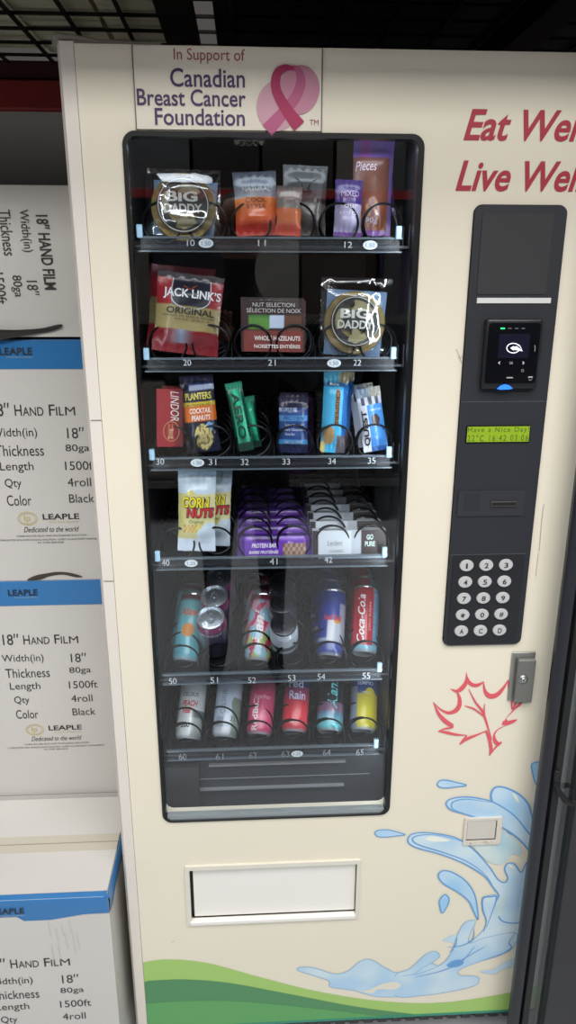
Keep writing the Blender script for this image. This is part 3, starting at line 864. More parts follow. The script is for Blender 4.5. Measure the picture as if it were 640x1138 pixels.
# --- slot 20 : jerky
def p_jerky(u,v):
    if v<.30:
        if .22<u<.62 and v>.12: return S(*mix((130,150,176),(120,36,44),min(1,abs(u-.42)*5)))
        return S(126,30,40)
    if v<.60: return S(150,138,92)
    if v>.93: return S(40,36,42)
    if .24<u<.80 and v>.56: return S(34,36,48)
    return S(150,38,44)
o=bag('jerky_bag','dark red jerky bag with tan band, front bag above slot number 20','snack bag',168,304,243,393,.10,p_jerky,.014,7,8,4)
letter(*o,[('JACK LINK\u2019S',.10,.66,.98,.80,(226,232,238),{'bold':.02}),('ORIGINAL',.16,.485,.90,.565,(28,24,26),{'bold':.02}),('VIANDE DE BOEUF SECHEE',.10,.445,.92,.47,(60,50,40)),('BEEF JERKY',.3,.40,.85,.43,(90,40,34))])
g=G(); rt,w,h,put=o
for P in ([(.24,.93),(.22,.70),(.30,.60),(.52,.55),(.74,.60),(.82,.70),(.80,.93)],):
    pts=[((a-.5)*w,b*h) for a,b in spline(P,5,False)]; v,f=ribbon(pts,.0016); g.add([put(a,b,.0014) for a,b in v],f)
v,f=ribbon([((a-.5)*w,b*h) for a,b in ((.40,.84),(.50,.80),(.60,.86))],.002); g.add([put(a,b,.0014) for a,b in v],f,1)
g.obj('shield_print',[ink(190,196,206),ink(150,60,50)],rt,world=False)
bag('jerky_bag','dark red jerky bag standing behind the front one above slot 20','snack bag',162,296,235,388,.15,lambda u,v:S(140,36,42) if v>.6 or v<.3 else S(130,118,80),.014,5,8)
# --- slot 21 : chocolate
def p_choc(u,v):
    if u>.95 or u<.05: return S(58,28,30)
    if v<.42: return S(122,52,46)
    if .10<u<.44 and .44<v<.72: return S(86,142,58) if v<.66 else S(60,120,54)
    if .44<=u<.66 and .46<v<.72: return S(190,206,230)
    if .66<=u<.95 and .42<v<.72: return S(96,60,44)
    return S(44,26,28)
def choc(label,x0,y0,x1,y1,Y):
    o=carton('chocolate_bar',label,'chocolate bar',x0,y0,x1,y1,Y,p_choc,.012,1,6,0,'hazelnut chocolate bars')
    letter(*o,[('NUT SELECTION\nS\u00c9LECTION DE NOIX',.08,.76,.92,.95,(206,204,204)),('WHOLE HAZELNUTS',.2,.22,.92,.31,(236,228,226),{'bold':.02}),('NOISETTES ENTI\u00c8RES',.2,.07,.92,.16,(236,228,226),{'bold':.02})])
    return o[0]
choc('brown hazelnut chocolate bar with green patch, front one above slot 21',268,334,339,391,YP)
choc('brown hazelnut chocolate bar right behind the front one in slot 21',267,331,337,387,.13)

# --- slot 30
def p_red(u,v):
    if u>.66: return S(*mix((126,24,34),(70,20,30),(u-.66)*2))
    return S(152,34,44)
for k,(Y,l) in enumerate(((.10,'red chocolate box with cream script, front one above slot 30'),(.13,'red chocolate box just behind the front one above slot 30'))):
    o=carton('chocolate_box',l,'chocolate box',174+k*6,432-k*3,203+k*6,496-k*4,Y,p_red,.014,3,6,12 if k==0 else 8,'red chocolate boxes')
    if k==0:
        letter(*o,[('Lindt',.42,.14,.62,.40,(226,200,150),{'shear':.3}),('LINDOR',.52,.45,.84,.96,(224,214,210),{'rot':-90,'shear':.2})])
        g=G(); rt,w,h,put=o
        v,f=ribbon([((.55+.30*math.cos(t*PI/14)-.5)*w,(.27+.17*math.sin(t*PI/14))*h) for t in range(28)],.0008,True); g.add([put(a,b,.0012) for a,b in v],f)
        g.obj('gold_oval',ink(204,170,110),rt,world=False)
# --- slot 31 peanuts
def p_nut(u,v):
    if v>.90: return S(26,32,64)
    if v>.80 and u>.25: return S(180,194,222) if v<.88 else S(40,60,120)
    if v>.66: return S(24,28,52)
    if v>.60: return S(208,186,60)
    if v>.40: return S(214,112,40)
    if disc(u,v,.55,.2,.17,.62):
        n=noise.noise(Vector((u*14,v*22,1))); return S(204,190,130) if n>-.1 else S(220,200,70) if u<.35 else S(120,110,70)
    if disc(u,v,.76,.33,.06,.55): return S(120,160,205)
    return S(22,28,50)
o=bag('peanut_bag','navy and orange peanut bag with yellow band above slot number 31','snack bag',208,417,246,502,YP,p_nut,.013,-5,8)
letter(*o,[('PLANTERS',.12,.69,.9,.78,(216,206,80),{'bold':.02}),('SALTED\u2022SAL\u00c9ES',.1,.61,.88,.645,(30,30,40)),('COCKTAIL\nPEANUTS',.2,.42,.86,.58,(236,232,226),{'shear':.15,'bold':.02})])
# --- slot 32 mint bar
def p_mint(u,v):
    if v>.90: return S(40,150,120)
    if u<.15 or u>.85: return S(14,70,58)
    if v<.12: return S(30,60,54)
    return S(*mix((26,128,96),(60,206,160),.5+.5*math.sin(u*9+v*4)))
def mint(l,x0,y0,x1,y1,Y,roll):
    o=bag('mint_bar',l,'chocolate bar',x0,y0,x1,y1,Y,p_mint,.010,roll,8,0,'green mint bars')
    return o
o=mint('shiny green mint bar leaning left, front one above slot 32',264,424,283,501,.10,-10)
letter(*o,[('AERO',.25,.18,.72,.86,(14,66,54),{'rot':-90,'bold':.03})])
mint('shiny green mint bar hidden in the coil behind the front one',277,440,291,497,.14,-8)
# --- slot 33
def p_navy(u,v):
    if v>.80: return S(24,28,52)
    if v>.74: return S(150,170,200) if u<.6 else S(40,52,110)
    if .58<v<.68: return S(86,150,206)
    if v<.16: return S(24,34,66)
    if v<.24: return S(70,150,214)
    return S(38,72,132)
def nav(l,x0,y0,x1,y1,Y,t=True):
    o=bag('snack_bar',l,'snack bar',x0,y0,x1,y1,Y,p_navy,.011,1,8,0,'navy snack bars')
    if t: letter(*o,[('PURE',.1,.74,.5,.80,(30,40,80)),('PROTEIN',.15,.59,.85,.66,(30,60,120)),('Salted Caramel',.2,.48,.8,.525,(214,222,236)),('Dark Chocolate',.15,.40,.9,.445,(214,222,236)),('Nuts Bar',.2,.32,.55,.365,(214,222,236)),('190 CALORIES',.2,.17,.8,.22,(226,236,246))])
nav('navy blue snack bar with pale blue stripes, front one above slot 33',309,441,342,503,YP)
nav('navy blue snack bar just behind the front one in slot 33',310,436,342,498,.14,False)
# --- slot 34
def p_cyan(u,v):
    if v>.88: return S(90,180,214) if u<.6 else S(150,140,110)
    if v>.82: return S(40,90,140)
    if .48<u<.68 and .34<v<.80: return S(164,128,84)
    if disc(u,v,.3,.22,.12,.5): return S(170,140,96)
    if u>.62 and v<.22: return S(90,84,92)
    if u<.2 and v<.15: return S(206,196,130)
    return S(70,178,224) if u<.8 else S(44,110,190)
o=bag('protein_bar','sky blue wrapped bar with gold stripe above slot number 34','snack bar',355,414,383,503,YP,p_cyan,.012,3,8)
letter(*o,[('CRISPERS',.50,.36,.66,.78,(70,50,40),{'rot':-90,'bold':.02}),('Rice',.25,.84,.6,.875,(220,230,240))])
bag('protein_bar','sky blue wrapped bar standing behind the front one in slot 34','snack bar',358,412,388,496,.14,p_cyan,.012,4,8)
# --- slot 35 quest
def p_quest(u,v):
    if v>.86: return S(150,150,140) if u>.5 else S(110,130,150)
    if v>.74: return S(206,212,226) if math.sin(u*22)>0 else S(80,84,100)
    if u<.34: return S(220,226,236)
    if disc(u,v,.62,.50,.09,.5): return S(70,52,48)
    return S(74,146,222) if v>.08 else S(50,96,170)
def quest(l,x0,y0,x1,y1,Y,t=True):
    o=bag('protein_bar',l,'snack bar',x0,y0,x1,y1,Y,p_quest,.011,-9,8,0,'blue and white protein bars')
    if t: letter(*o,[('QUEST',.08,.10,.32,.66,(24,28,44),{'rot':90,'bold':.03}),('cookies & cream',.42,.64,.92,.68,(235,240,250))])
quest('bright blue and white protein bar tilted left, front one above slot 35',404,430,432,501,YP)
quest('blue and white protein bar tilted behind the front one in slot 35',396,426,424,496,.14,False)

# --- slot 40 corn snacks
def p_corn(u,v):
    if v>.93: return S(150,176,196)
    if v>.70:
        return S(196,214,230) if (v-.70)*1.2+abs(u-.35)*.5>.08 else S(206,196,104)
    if v<.16: return S(206,220,236)
    if .16<=v<.36 and u>.5: return S(196,214,226) if (u-.5)*.5+(.36-v)>.12 else S(208,198,112)
    if .24<v<.34 and .15<u<.55: return S(186,150,82) if math.sin(u*60)*math.sin(v*70)>0 else S(214,190,110)
    return S(*mix((204,198,132),(216,212,160),u))
def corn(l,x0,y0,x1,y1,Y,roll,t=True):
    o=bag('corn_snack_bag',l,'snack bag',x0,y0,x1,y1,Y,p_corn,.013,roll,6,0,'yellow corn snack bags')
    if t: letter(*o,[('CORN',.12,.535,.86,.68,(40,34,26),{'bold':.075,'shear':.1}),('CORN',.12,.545,.84,.675,(226,210,40),{'bold':.03,'shear':.1}),
                     ('NUTS',.22,.42,.98,.55,(54,18,22),{'bold':.075,'shear':.1}),('NUTS',.23,.43,.97,.54,(192,44,56),{'bold':.03,'shear':.1}),('Original',.3,.35,.7,.40,(50,90,60),{'shear':.2})])
corn('pale yellow corn snack bag, front one between the two coils above slot 40',197,521,240,612,.10,2)
corn('pale yellow corn snack bag peeking out on the right behind the front one',216,520,256,606,.135,3)

# --- slot 41 purple bars in a row, slot 42 boxes in a row
def p_pur(u,v):
    if v<.10 or v>.92: return S(64,36,110)
    if .60<u<.92 and .15<v<.65: return S(130,92,70) if math.sin(u*90)*math.sin(v*20)>0 else S(170,150,140)
    if .2<u<.55 and v>.72: return S(70,40,120)
    return S(108,58,176) if v<.75 else S(128,84,190)
ords=['front','second','third','fourth','fifth','sixth','seventh']
for k in range(7):
    Y=TY+.020+k*.052; zz=TZ[3]-.0115
    root=None
    w,h=.135,.046
    l='purple protein bar lying across two coils above slot 41, %s in its row'%ords[k]
    fn=None
    # built at true size, standing on the tray
    root=thing('protein_bar',l,'snack bar',(0,0,0),'purple protein bars',world=False)
    root.matrix_world=Matrix.Translation((CX[2]+.0346+.001,Y,zz))@Matrix.Rotation(math.radians(-10),4,'X')
    if k==0:
        fnp=pillow_fn(w,h,.012,.05); g=G(); cols=[]; nu,nv=64,26
        for side in (-1,1):
            v=[];f=[]
            for j in range(nv+1):
                for i in range(nu+1):
                    # crimped at the ends (left/right) for a bar
                    x=(-.5+i/nu)*w; z=j/nv*h
                    uu=min(i/nu,1-i/nu); kk=max(0,min(1,(uu-.04)/.08)); kk=kk*kk*(3-2*kk)
                    y=.010*kk*(1-(2*j/nv-1)**4)**.5
                    v.append((x,side*(y+.0003+.0006*noise.noise(Vector((x*90,z*90,side)))),z)); cols.append(p_pur(i/nu,j/nv))
            for j in range(nv):
                for i in range(nu):
                    a=j*(nu+1)+i; q_=(a,a+1,a+nu+2,a+nu+1); f.append(q_ if side<0 else q_[::-1])
            g.add(v,f)
        wr=g.obj('wrapper',printf,root,smooth=True,col=cols,world=False); pm=wr.data
        g=G(); put=lambda x,z:(x,-.0118,z)
        text(g,'PROTEIN BAR',(-.042,.022,.002,.030),put,0,shear=.2,bold=.03); text(g,'BARRE PROT\u00c9IN\u00c9E',(-.047,.011,.006,.018),put,0,shear=.2,bold=.03)
        text(g,'40 g',(.022,.028,.032,.033),put,0); text(g,'Peanut Butter',(-.025,.004,.0,.008),put,0)
        g.obj('lettering',ink(226,220,238),root,world=False); lm=g
        pl=root.children
        lettm=[c for c in root.children if c.name.startswith('lettering')][0].data
    else:
        for nm,d_ in (('wrapper',pm),('lettering',lettm)):
            c=bpy.data.objects.new(nm,d_); COL.objects.link(c); c.parent=root
def p_wht(u,v):
    if u<.08: return S(40,34,34)
    if u<.66: return S(198,208,216) if u<.52 else S(176,184,194)
    if .66<=u: return S(46,36,34) if v>.12 else S(200,206,212)
    return S(190,198,206)
for k in range(7):
    Y=TY+.020+k*.052; zz=TZ[3]-.0115
    root=thing('wafer_box','white and brown wafer box across two coils above slot 42, %s in its row'%ords[k],'snack box',(0,0,0),'white and brown wafer boxes',world=False)
    root.matrix_world=Matrix.Translation((CX[4]+.0346-.004,Y,zz))@Matrix.Rotation(math.radians(-8),4,'X')
    if k==0:
        w,h,d=.132,.052,.024; g=G(); cols=[]; v=[];f=[]; nu,nv=60,20
        for j in range(nv+1):
            for i in range(nu+1): v.append(((-.5+i/nu)*w,-d/2,j/nv*h)); cols.append(p_wht(i/nu,j/nv))
        for j in range(nv):
            for i in range(nu): a=j*(nu+1)+i; f.append((a,a+1,a+nu+2,a+nu+1))
        g.add(v,f)
        b=[(x,y,z) for x in (-w/2,w/2) for y in (-d/2,d/2) for z in (0,h)]; g.add(b,[(2,3,7,6),(0,1,3,2),(4,6,7,5),(0,2,6,4),(1,5,7,3)]); cols+=[S(206,214,220)]*8
        bo=g.obj('carton_body',printc,root,col=cols,world=False).data
        g=G(); 
        text(g,'Leclerc',(-.040,.024,-.012,.034),on(-.0126),0,shear=.3); text(g,'CLASSIC',(-.036,.012,-.010,.017),on(-.0126),0)
        text(g,'GO\nPURE',(.028,.022,.046,.044),on(-.0126),1,bold=.03)
        le=g.obj('lettering',[ink(130,140,150),ink(196,220,214)],root,world=False).data
    else:
        for nm,d_ in (('carton_body',bo),('lettering',le)):
            c=bpy.data.objects.new(nm,d_); COL.objects.link(c); c.parent=root

# ---------------------------------------------------------------- cans
def can(label,px,py,Y,paint,R=.0265,H=.134,tilt=42,roll=0,spin=0,items=(),lid=lidm,group=None,anchor='bottom',ring=(150,156,166)):
    """px,py = photo position of the bottom centre (or lid centre)"""
    root=thing('drink_can',label,'drink can',(0,0,0),group,world=False)
    p=W(px,py,Y)
    M=Matrix.Rotation(math.radians(-tilt),4,'X')@Matrix.Rotation(math.radians(roll),4,'Y')
    if anchor=='lid': p = p - (M@Vector((0,0,H)))
    root.matrix_world=Matrix.Translation(p)@M
    n=56; prof=[(R*.80,.0),(R*.86,.0015),(R*.97,.007),(R,.011)]+[(R,.011+(H-.030)*k/44) for k in range(1,45)]+[(R*.96,H-.012),(R*.88,H-.005),(R*.87,H-.003)]
    g=G(); v=[];f=[];cols=[]
    for (r,z) in prof:
        for k in range(n):
            a=2*PI*k/n; v.append((r*math.sin(a),-r*math.cos(a),z))
            aa=(a+PI)%(2*PI)-PI
            if z<.004: cols.append(S(*ring))
            else: cols.append(paint(aa*R+spin, (z-.007)/(H-.012)))
    for i in range(len(prof)-1):
        for k in range(n):
            k2=(k+1)%n; f.append((i*n+k,i*n+k2,(i+1)*n+k2,(i+1)*n+k))
    # concave base dome
    b0=len(v)
    for (r,z) in ((R*.74,.0012),(R*.6,.005),(R*.3,.0085),(R*.02,.0095)):
        for k in range(n):
            a=2*PI*k/n; v.append((r*math.sin(a),-r*math.cos(a),z)); cols.append(S(*ring))
    for i in range(4):
        for k in range(n):
            k2=(k+1)%n
            a0=(0 if i==0 else b0+(i-1)*n); a1=b0+i*n
            f.append((a0+k2,a0+k,a1+k,a1+k2))
    g.add(v,f); g.obj('can_body',printm,root,smooth=True,col=cols,world=False)
    g=G(); g.lathe([(R*.87,H-.0045),(R*.90,H-.002),(R*.90,H),(R*.84,H),(R*.80,H-.005),(R*.70,H-.004),(.0005,H-.004)],48,0,None,False,False)
    ld=g.obj('lid',lid,root,smooth=True,world=False)
    g=G(); 
    pts=[(R*.22*math.cos(t*PI/10),R*.10+R*.36*math.sin(t*PI/10)) for t in range(20)]
    g.tube([(x,y-R*.1,H-.0022) for x,y in pts],.0012,6,0,True); g.lathe([(.002,H-.004),(.002,H-.0015)],12)
    o=g.obj('pull_tab',lid,None,smooth=True); o.parent=ld
    if items:
        g=G(); mats=[]
        for s,s0,z0,s1,z1,c,*kw in items:
            m=ink(*c)
            if m not in mats: mats.append(m)
            def fn(x,z,R2=R+.0005): a=x/R; return (R2*math.sin(a),-R2*math.cos(a),z)
            if s=='@': # disc
                pts=[((s0+s1)/2+(s1-s0)/2*math.cos(t*PI/12),(z0+z1)/2+(z1-z0)/2*math.sin(t*PI/12)) for t in range(24)]
                rings=[fn(*q_,R2=R+.0003) for q_ in pts]
                vv=[]; ff=[]
                for rr in (1.0,.66,.33,.02):
                    vv+=[fn((s0+s1)/2+(x-(s0+s1)/2)*rr,(z0+z1)/2+(z-(z0+z1)/2)*rr,R2=R+.0003) for x,z in pts]
                for i in range(3):
                    for k in range(24): k2=(k+1)%24; ff.append((i*24+k,i*24+k2,(i+1)*24+k2,(i+1)*24+k))
                g.add(vv,ff,mats.index(m))
            else:
                text(g,s,(s0,z0,s1,z1),fn,mats.index(m),**(kw[0] if kw else {}))
        g.obj('can_print',mats,root,world=False)
    return root
def cyl(c): return lambda s,v: S(*c)
def grad(*st):
    def fn(s,v):
        for (v0,c0),(v1,c1) in zip(st,st[1:]):
            if v<=v1: return S(*mix(c0,c1,max(0,(v-v0)/(v1-v0+1e-9))))
        return S(*st[-1][1])
    return fn
CY=.135; B=.03
aqua=lambda s,v: S(104,52,62) if v>.93 else S(*mix((96,178,196),(120,196,204),v))
al=[('Alani',-.020,.086,.016,.102,(214,96,70),{'shear':.35,'bold':.02}),('@',-.013,.044,.012,.071,(226,150,72)),('nu',.0,.088,.012,.094,(200,80,70))]
can('aqua slim can with an orange fruit, front one above slot number 50',206,736,CY,aqua,roll=6,items=al)
can('aqua slim can standing behind the front aqua one in slot 50',204,722,CY+.06,aqua,roll=6)
multi=lambda s,v: S(110,40,52) if v>.93 else (S(150,196,216) if (math.sin(s*170+v*9)+math.sin(v*21))>.3 else S(196,70,110) if math.sin(s*230-v*13)>.2 else S(170,190,120) if v<.4 else S(206,170,190))
ml=[('Alani',-.014,.020,.006,.098,(236,240,244),{'rot':90,'shear':.35,'bold':.02})]
can('multicoloured pink and aqua slim can, front one above slot 52',286,736,CY,multi,roll=6,items=ml)
can('multicoloured slim can standing behind the front pink one in slot 52',283,722,CY+.06,multi,roll=6)
can('multicoloured slim can farthest back in slot 52',281,708,CY+.12,multi,roll=6)
def rb_(s,v):
    if v>.80: return S(44,58,132)
    a=(s+.012)/.05
    if v<.16: return S(60,80,160)
    if abs(s-.004)<.013 and v<.5: return S(176,184,196)
    if v<.22: return S(150,160,180)
    return S(42,60,150) if s<.012 else S(150,158,176)
rbi=[('Red Bull',-.018,.068,.018,.080,(186,52,66),{'bold':.03}),('@',.002,.062,.016,.072,(206,140,60)),('ENERGY DRINK',-.012,.022,.012,.027,(60,70,140))]
can('blue and silver energy drink can, front one above slot 54',366,731,CY,rb_,roll=7,items=rbi)
can('blue and silver energy drink can behind the front one in slot 54',362,717,CY+.06,rb_,roll=7)
can('blue and silver energy drink can farthest back in slot 54',358,703,CY+.12,rb_,roll=7)
def coke(s,v):
    if v<.04: return S(120,180,200)
    if s>.014: return S(120,168,200) if (int(v*60)%2 and s<.022) else S(96,140,176)
    return S(178,34,48)
cki=[('Coca-Cola',-.019,.016,-.004,.114,(238,238,240),{'rot':90,'shear':.35,'bold':.02}),('ZERO SUGAR',.004,.04,.008,.10,(236,200,200),{'rot':90})]
can('red cola can with white script, front one above slot 55',404,727,CY,coke,roll=7,items=cki)
can('red cola can standing behind the front one in slot 55',401,713,CY+.06,coke,roll=7)
can('red cola can farthest back in slot 55',398,699,CY+.12,coke,roll=7)
pur=lambda s,v: S(120,40,90) if v>.86 else S(64,60,80) if v>.5 else S(44,46,60)
for k,(x,y,Y,l) in enumerate(((234,686,.10,'short can with silver lid facing out, lowest of three in slot 51'),(238,662,.15,'short can with silver lid facing out, middle of three in slot 51'),(244,640,.20,'short can with silver lid facing out, highest of three in slot 51'))):
    can(l,x,y,Y,pur,R=.0285,H=.11,tilt=-33,roll=-3,anchor='lid',group='silver topped cans',items=[('ENERGY',-.02,.086,.02,.092,(206,210,220))] if k==0 else ())
blk=lambda s,v: S(178,190,204) if v>.62 else S(60,64,72) if v>.5 else S(150,160,172) if v>.4 else S(30,30,34)
for k,(x,y,Y,l) in enumerate(((315,694,.10,'short pale can with black lid facing out, lowest of three in slot 53'),(314,670,.15,'short pale can with black lid facing out, middle of three in slot 53'),(313,647,.20,'short pale can with black lid facing out, highest of three in slot 53'))):
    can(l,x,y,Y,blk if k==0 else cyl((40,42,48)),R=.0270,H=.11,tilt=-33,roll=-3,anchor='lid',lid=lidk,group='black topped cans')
# row 60
CY=.13
def cels(s,v):
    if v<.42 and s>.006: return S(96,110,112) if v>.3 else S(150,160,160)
    return S(214,222,226)
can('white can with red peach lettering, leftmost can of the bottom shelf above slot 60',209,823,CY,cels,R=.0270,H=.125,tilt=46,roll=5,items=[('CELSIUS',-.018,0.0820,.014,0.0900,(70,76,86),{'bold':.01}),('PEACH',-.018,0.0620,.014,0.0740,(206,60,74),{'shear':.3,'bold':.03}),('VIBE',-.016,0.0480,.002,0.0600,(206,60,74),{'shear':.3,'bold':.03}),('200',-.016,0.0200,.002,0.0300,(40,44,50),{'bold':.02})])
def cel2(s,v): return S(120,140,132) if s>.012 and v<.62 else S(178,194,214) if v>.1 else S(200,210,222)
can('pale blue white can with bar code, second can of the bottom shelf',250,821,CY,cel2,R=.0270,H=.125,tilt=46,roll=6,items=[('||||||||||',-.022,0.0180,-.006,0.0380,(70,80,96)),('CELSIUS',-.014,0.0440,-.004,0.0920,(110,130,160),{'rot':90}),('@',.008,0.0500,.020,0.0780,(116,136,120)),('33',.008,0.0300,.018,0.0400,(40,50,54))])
def pk(s,v): return S(206,72,120) if (int((s+.1)*330)%2 and v<.6) else S(192,58,104) if v<.7 else S(168,62,96)
can('bright pink energy drink can, third can of the bottom shelf',288,818,CY,pk,R=.0262,H=.125,tilt=46,roll=6,items=[('Sugarfree',-.017,0.0660,.017,0.0780,(226,190,206),{'shear':.15}),('RedBull',-.018,0.0060,-.006,0.0680,(240,226,234),{'rot':90,'bold':.03})])
def rr_(s,v): return S(*mix((206,50,66),(110,50,110),max(0,(v-.4)*3))) if v<.7 else S(32,44,92)
can('blue to red gradient can with white lettering above slot number 63',327,815,CY,rr_,R=.0262,H=.13,tilt=46,roll=6,items=[('red',-.018,0.0860,.012,0.1020,(190,206,240),{'bold':.02}),('Rain',-.016,0.0620,.018,0.0800,(190,206,240),{'bold':.02}),('www',-.012,0.0140,-.004,0.0200,(240,220,220))])
def dk(s,v): return S(*mix((100,206,216),(90,120,150),v/.25)) if v<.25 else S(120,92,120) if v<.4 else S(26,24,34)
can('black can fading to cyan at its base above slot number 64',366,814,CY,dk,R=.0270,H=.13,tilt=46,roll=6,items=[('Alani',-.008,0.0420,.012,0.1020,(96,206,214),{'rot':90,'shear':.35,'bold':.02})])
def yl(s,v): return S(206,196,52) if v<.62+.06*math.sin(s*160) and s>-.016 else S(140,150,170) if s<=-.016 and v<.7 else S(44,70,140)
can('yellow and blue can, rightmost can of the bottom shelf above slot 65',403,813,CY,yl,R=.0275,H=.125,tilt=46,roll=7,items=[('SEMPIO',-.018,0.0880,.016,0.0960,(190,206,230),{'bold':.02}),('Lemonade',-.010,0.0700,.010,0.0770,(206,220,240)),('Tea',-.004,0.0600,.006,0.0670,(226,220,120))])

# ============================================================ CARTONS (left)
cart=mat('white_carton',(205,202,198),.7,var=.05,vscale=4,bump=.12,bscale=10)
blue=mat('blue_tape',(48,118,180),.3,bump=.15,bscale=25,coat=.3)
kraft=mat('kraft_edge',(150,140,122),.8)
bink=ink(52,50,50); 
KK=(W(90,750,.242).x-W(0,750,.242).x)/90
def box_print(g,x0,z1,fn,s=1.0):
    """carton face lettering; x0 = title centre, z1 = title top; columns measured from the title centre"""
    t=lambda st,a,b,c,d,**k: text(g,st,(x0+(a-45)*KK,z1-d*s,x0+(c-45)*KK,z1-b*s),fn,0,**k)
    t('18\u2033',3.5,.000,21,.025,bold=.004); t('H',26,.004,33,.0245,bold=.004); t('AND',34,.0085,54.5,.0245,bold=.004); t('F',60,.004,66,.0245,bold=.004); t('IL',67,.0085,74.5,.0245,bold=.004); t('M',76,.0085,86,.0245)
    for i,(p,q,a0,a1,b0,b1) in enumerate((('Width(in)','18\u2033',0,46,76,93),('Thickness','80ga',2,51,73,97),('Length','1500ft',5,39,71,103),('Qty','4roll',8,25,72,96),('Color','Black',8,33,72,98))):
        zt=.047+i*.0325; h_=.021
        t(p,a0,zt,a1,zt+h_); t(q,b0,zt,b1,zt+h_-(.004 if i else 0))
def logo(g,x0,z1,fn,m0=0,m1=1,s=1.0):
    x0=x0+.008
    t=lambda st,a,b,c,d,m=0,**k: text(g,st,(x0+a*1.2,z1-d*s,x0+c*1.2,z1-b*s),fn,m,**k)
    for rx,ry,w_ in ((.016,.013,.0016),(.013,.0105,.001)):
        v,f=ribbon([(x0-.041*s+rx*1.15*math.cos(k*PI/16),z1-.012*s+ry*math.sin(k*PI/16)) for k in range(32)],w_,True); g.add([fn(a,b) for a,b in v],f,m1)
    t('lp',-.040,.005,-.029,.020,m1,bold=.03)
    t('LEAPLE',-.010,.003,.048,.0145,bold=.02)
    t('PACKAGING',.0,.018,.045,.0215,m1)
    t('Dedicated to the world',-.042,.029,.046,.040,0,shear=.35)
    t('CORRUGATED BOX AND PACKAGING SOLUTION',-.055,.046,.057,.0495,0); t('CORRUGATED BOX & PACKAGING SOLUTION / SUPPLY & INVENTORY MANAGEMENT',-.085,.054,.085,.0575,0); t('IN TIME SERVICE',-.022,.060,.020,.0635,0)
bgold=ink(196,186,130)
YB=.242; XB1=-.262; BW=.36; BD=.285
def small_box(root,x0,x1,y0,y1,z0,z1,bulge=.004):
    g=G(); nx,nz=14,14
    v=[];f=[]
    for j in range(nz+1):
        for i in range(nx+1):
            u,w_=i/nx,j/nz
            v.append((x0+(x1-x0)*u, y0-bulge*16*u*(1-u)*w_*(1-w_), z0+(z1-z0)*w_))
    for j in range(nz):
        for i in range(nx): a=j*(nx+1)+i; f.append((a,a+1,a+nx+2,a+nx+1))
    g.add(v,f)
    b=[(x,y,z) for x in (x0,x1) for y in (y0,y1) for z in (z0,z1)]
    g.add(b,[(2,3,7,6),(0,1,3,2),(4,6,7,5),(0,2,6,4),(1,5,7,3)])
    g.obj('carton_body',cart,root,smooth=False)
    return lambda x,z,e=.0008:(x, y0-bulge*16*max(0,(x-x0)/(x1-x0)*(x1-x)/(x1-x0))*max(0,(z-z0)/(z1-z0)*(z1-z)/(z1-z0))-e, z)
def tape_strip(root,x0,x1,y0,zt,h,fn_low=None,side=False,y_back=None,name='blue_tape'):
    g=G(); n=30; v=[];f=[]
    for i in range(n+1):
        x=x0+(x1-x0)*i/n; lo=zt-h*(fn_low(i/n) if fn_low else 1)
        v+= [(x,y0-.0018,lo),(x,y0-.0028,(lo+zt)/2),(x,y0-.0022,zt-.001),(x,y0+.004,zt+.0012),(x,y0+.012,zt+.0014)]
    for i in range(n):
        for k in range(4): a=i*5+k; f.append((a,a+5,a+6,a+1))
    g.add(v,f)
    if side:
        lo=h*(fn_low(1) if fn_low else 1); xs=x1+.002; v=[];f=[]
        for i in range(13):
            y=y0-.002+(y_back-y0)*i/12; l2=lo*(1.0+.15*math.sin(i*1.3)) if i>1 else lo
            v+=[(xs+.001*math.sin(i*2.1),y,zt-l2),(xs+.0018,y,zt-.004),(xs-.002,y,zt+.0014),(xs-.010,y,zt+.0014)]
        for i in range(12):
            for k in range(3): a=i*4+k; f.append((a,a+4,a+5,a+1))
        g.add(v,f)
    return g.obj(name,blue,root,smooth=True)
def carton_box(label,x0,x1,y0,y1,z0,z1,tx,title_z,logo_z=None,tape=True,tape_logo=None,low=None,side=False,s=1.0,base=None):
    root=thing('carton_box',label,'box',((x0+x1)/2,(y0+y1)/2,z0),'white film cartons')
    fn=small_box(root,x0,x1,y0,y1,z0,z1,.003)
    g=G(); box_print(g,tx,title_z,fn,s)
    g.obj('carton_lettering',[bink,bgold],root)
    if logo_z:
        g=G(); logo(g,tx,logo_z,fn,0,1); g.obj('carton_emblem',[bink,bgold],root)
    if tape:
        tp=tape_strip(root,x0,x1,y0,z1,tape,low,side,y1)
        if tape_logo:
            g=G(); a,zt=tape_logo; f2=lambda x,z:(x,y0-.0042,z)
            text(g,'LEAPLE',(a-.058,zt-.013,a,zt),f2,0,bold=.02); text(g,'PACKAGING',(a-.046,zt-.0185,a,zt-.0155),f2,1)
            o=g.obj('tape_lettering',[ink(40,44,52),ink(150,176,190)],None); under(o,tp)
    return root
# stack column: z levels
z5=.50; z3t=W(60,645,YB).z; z2t=W(40,378,YB).z; z1t=W(30,206,YB).z
tcx=lambda px,py,Y: W(px,py,Y).x
r3=W(45,704,YB); r2=W(45,447,YB)
carton_box('white film carton behind the front floor carton, bottom of the stack',XB1-BW,XB1,YB,YB+BD,0,z5-.003,W(45,704,YB).x,.40,None,False)
carton_box('white film carton with blue band, third from the top of the stack',XB1-BW,XB1,YB,YB+BD,z5,z3t,W(45,705,YB).x,W(45,703,YB).z,W(60,804,YB).z,W(60,645,YB).z-W(60,672,YB).z,(W(42,654,YB).x,W(42,654,YB).z))
carton_box('white film carton with blue band, second from the top of the stack',XB1-BW-.004,XB1-.004,YB,YB+BD,z3t+.001,z2t,W(37,447,YB).x,W(45,447,YB).z,W(52,569,YB).z,W(60,378,YB).z-W(60,410,YB).z,(W(36,386,YB).x,W(36,386,YB).z))
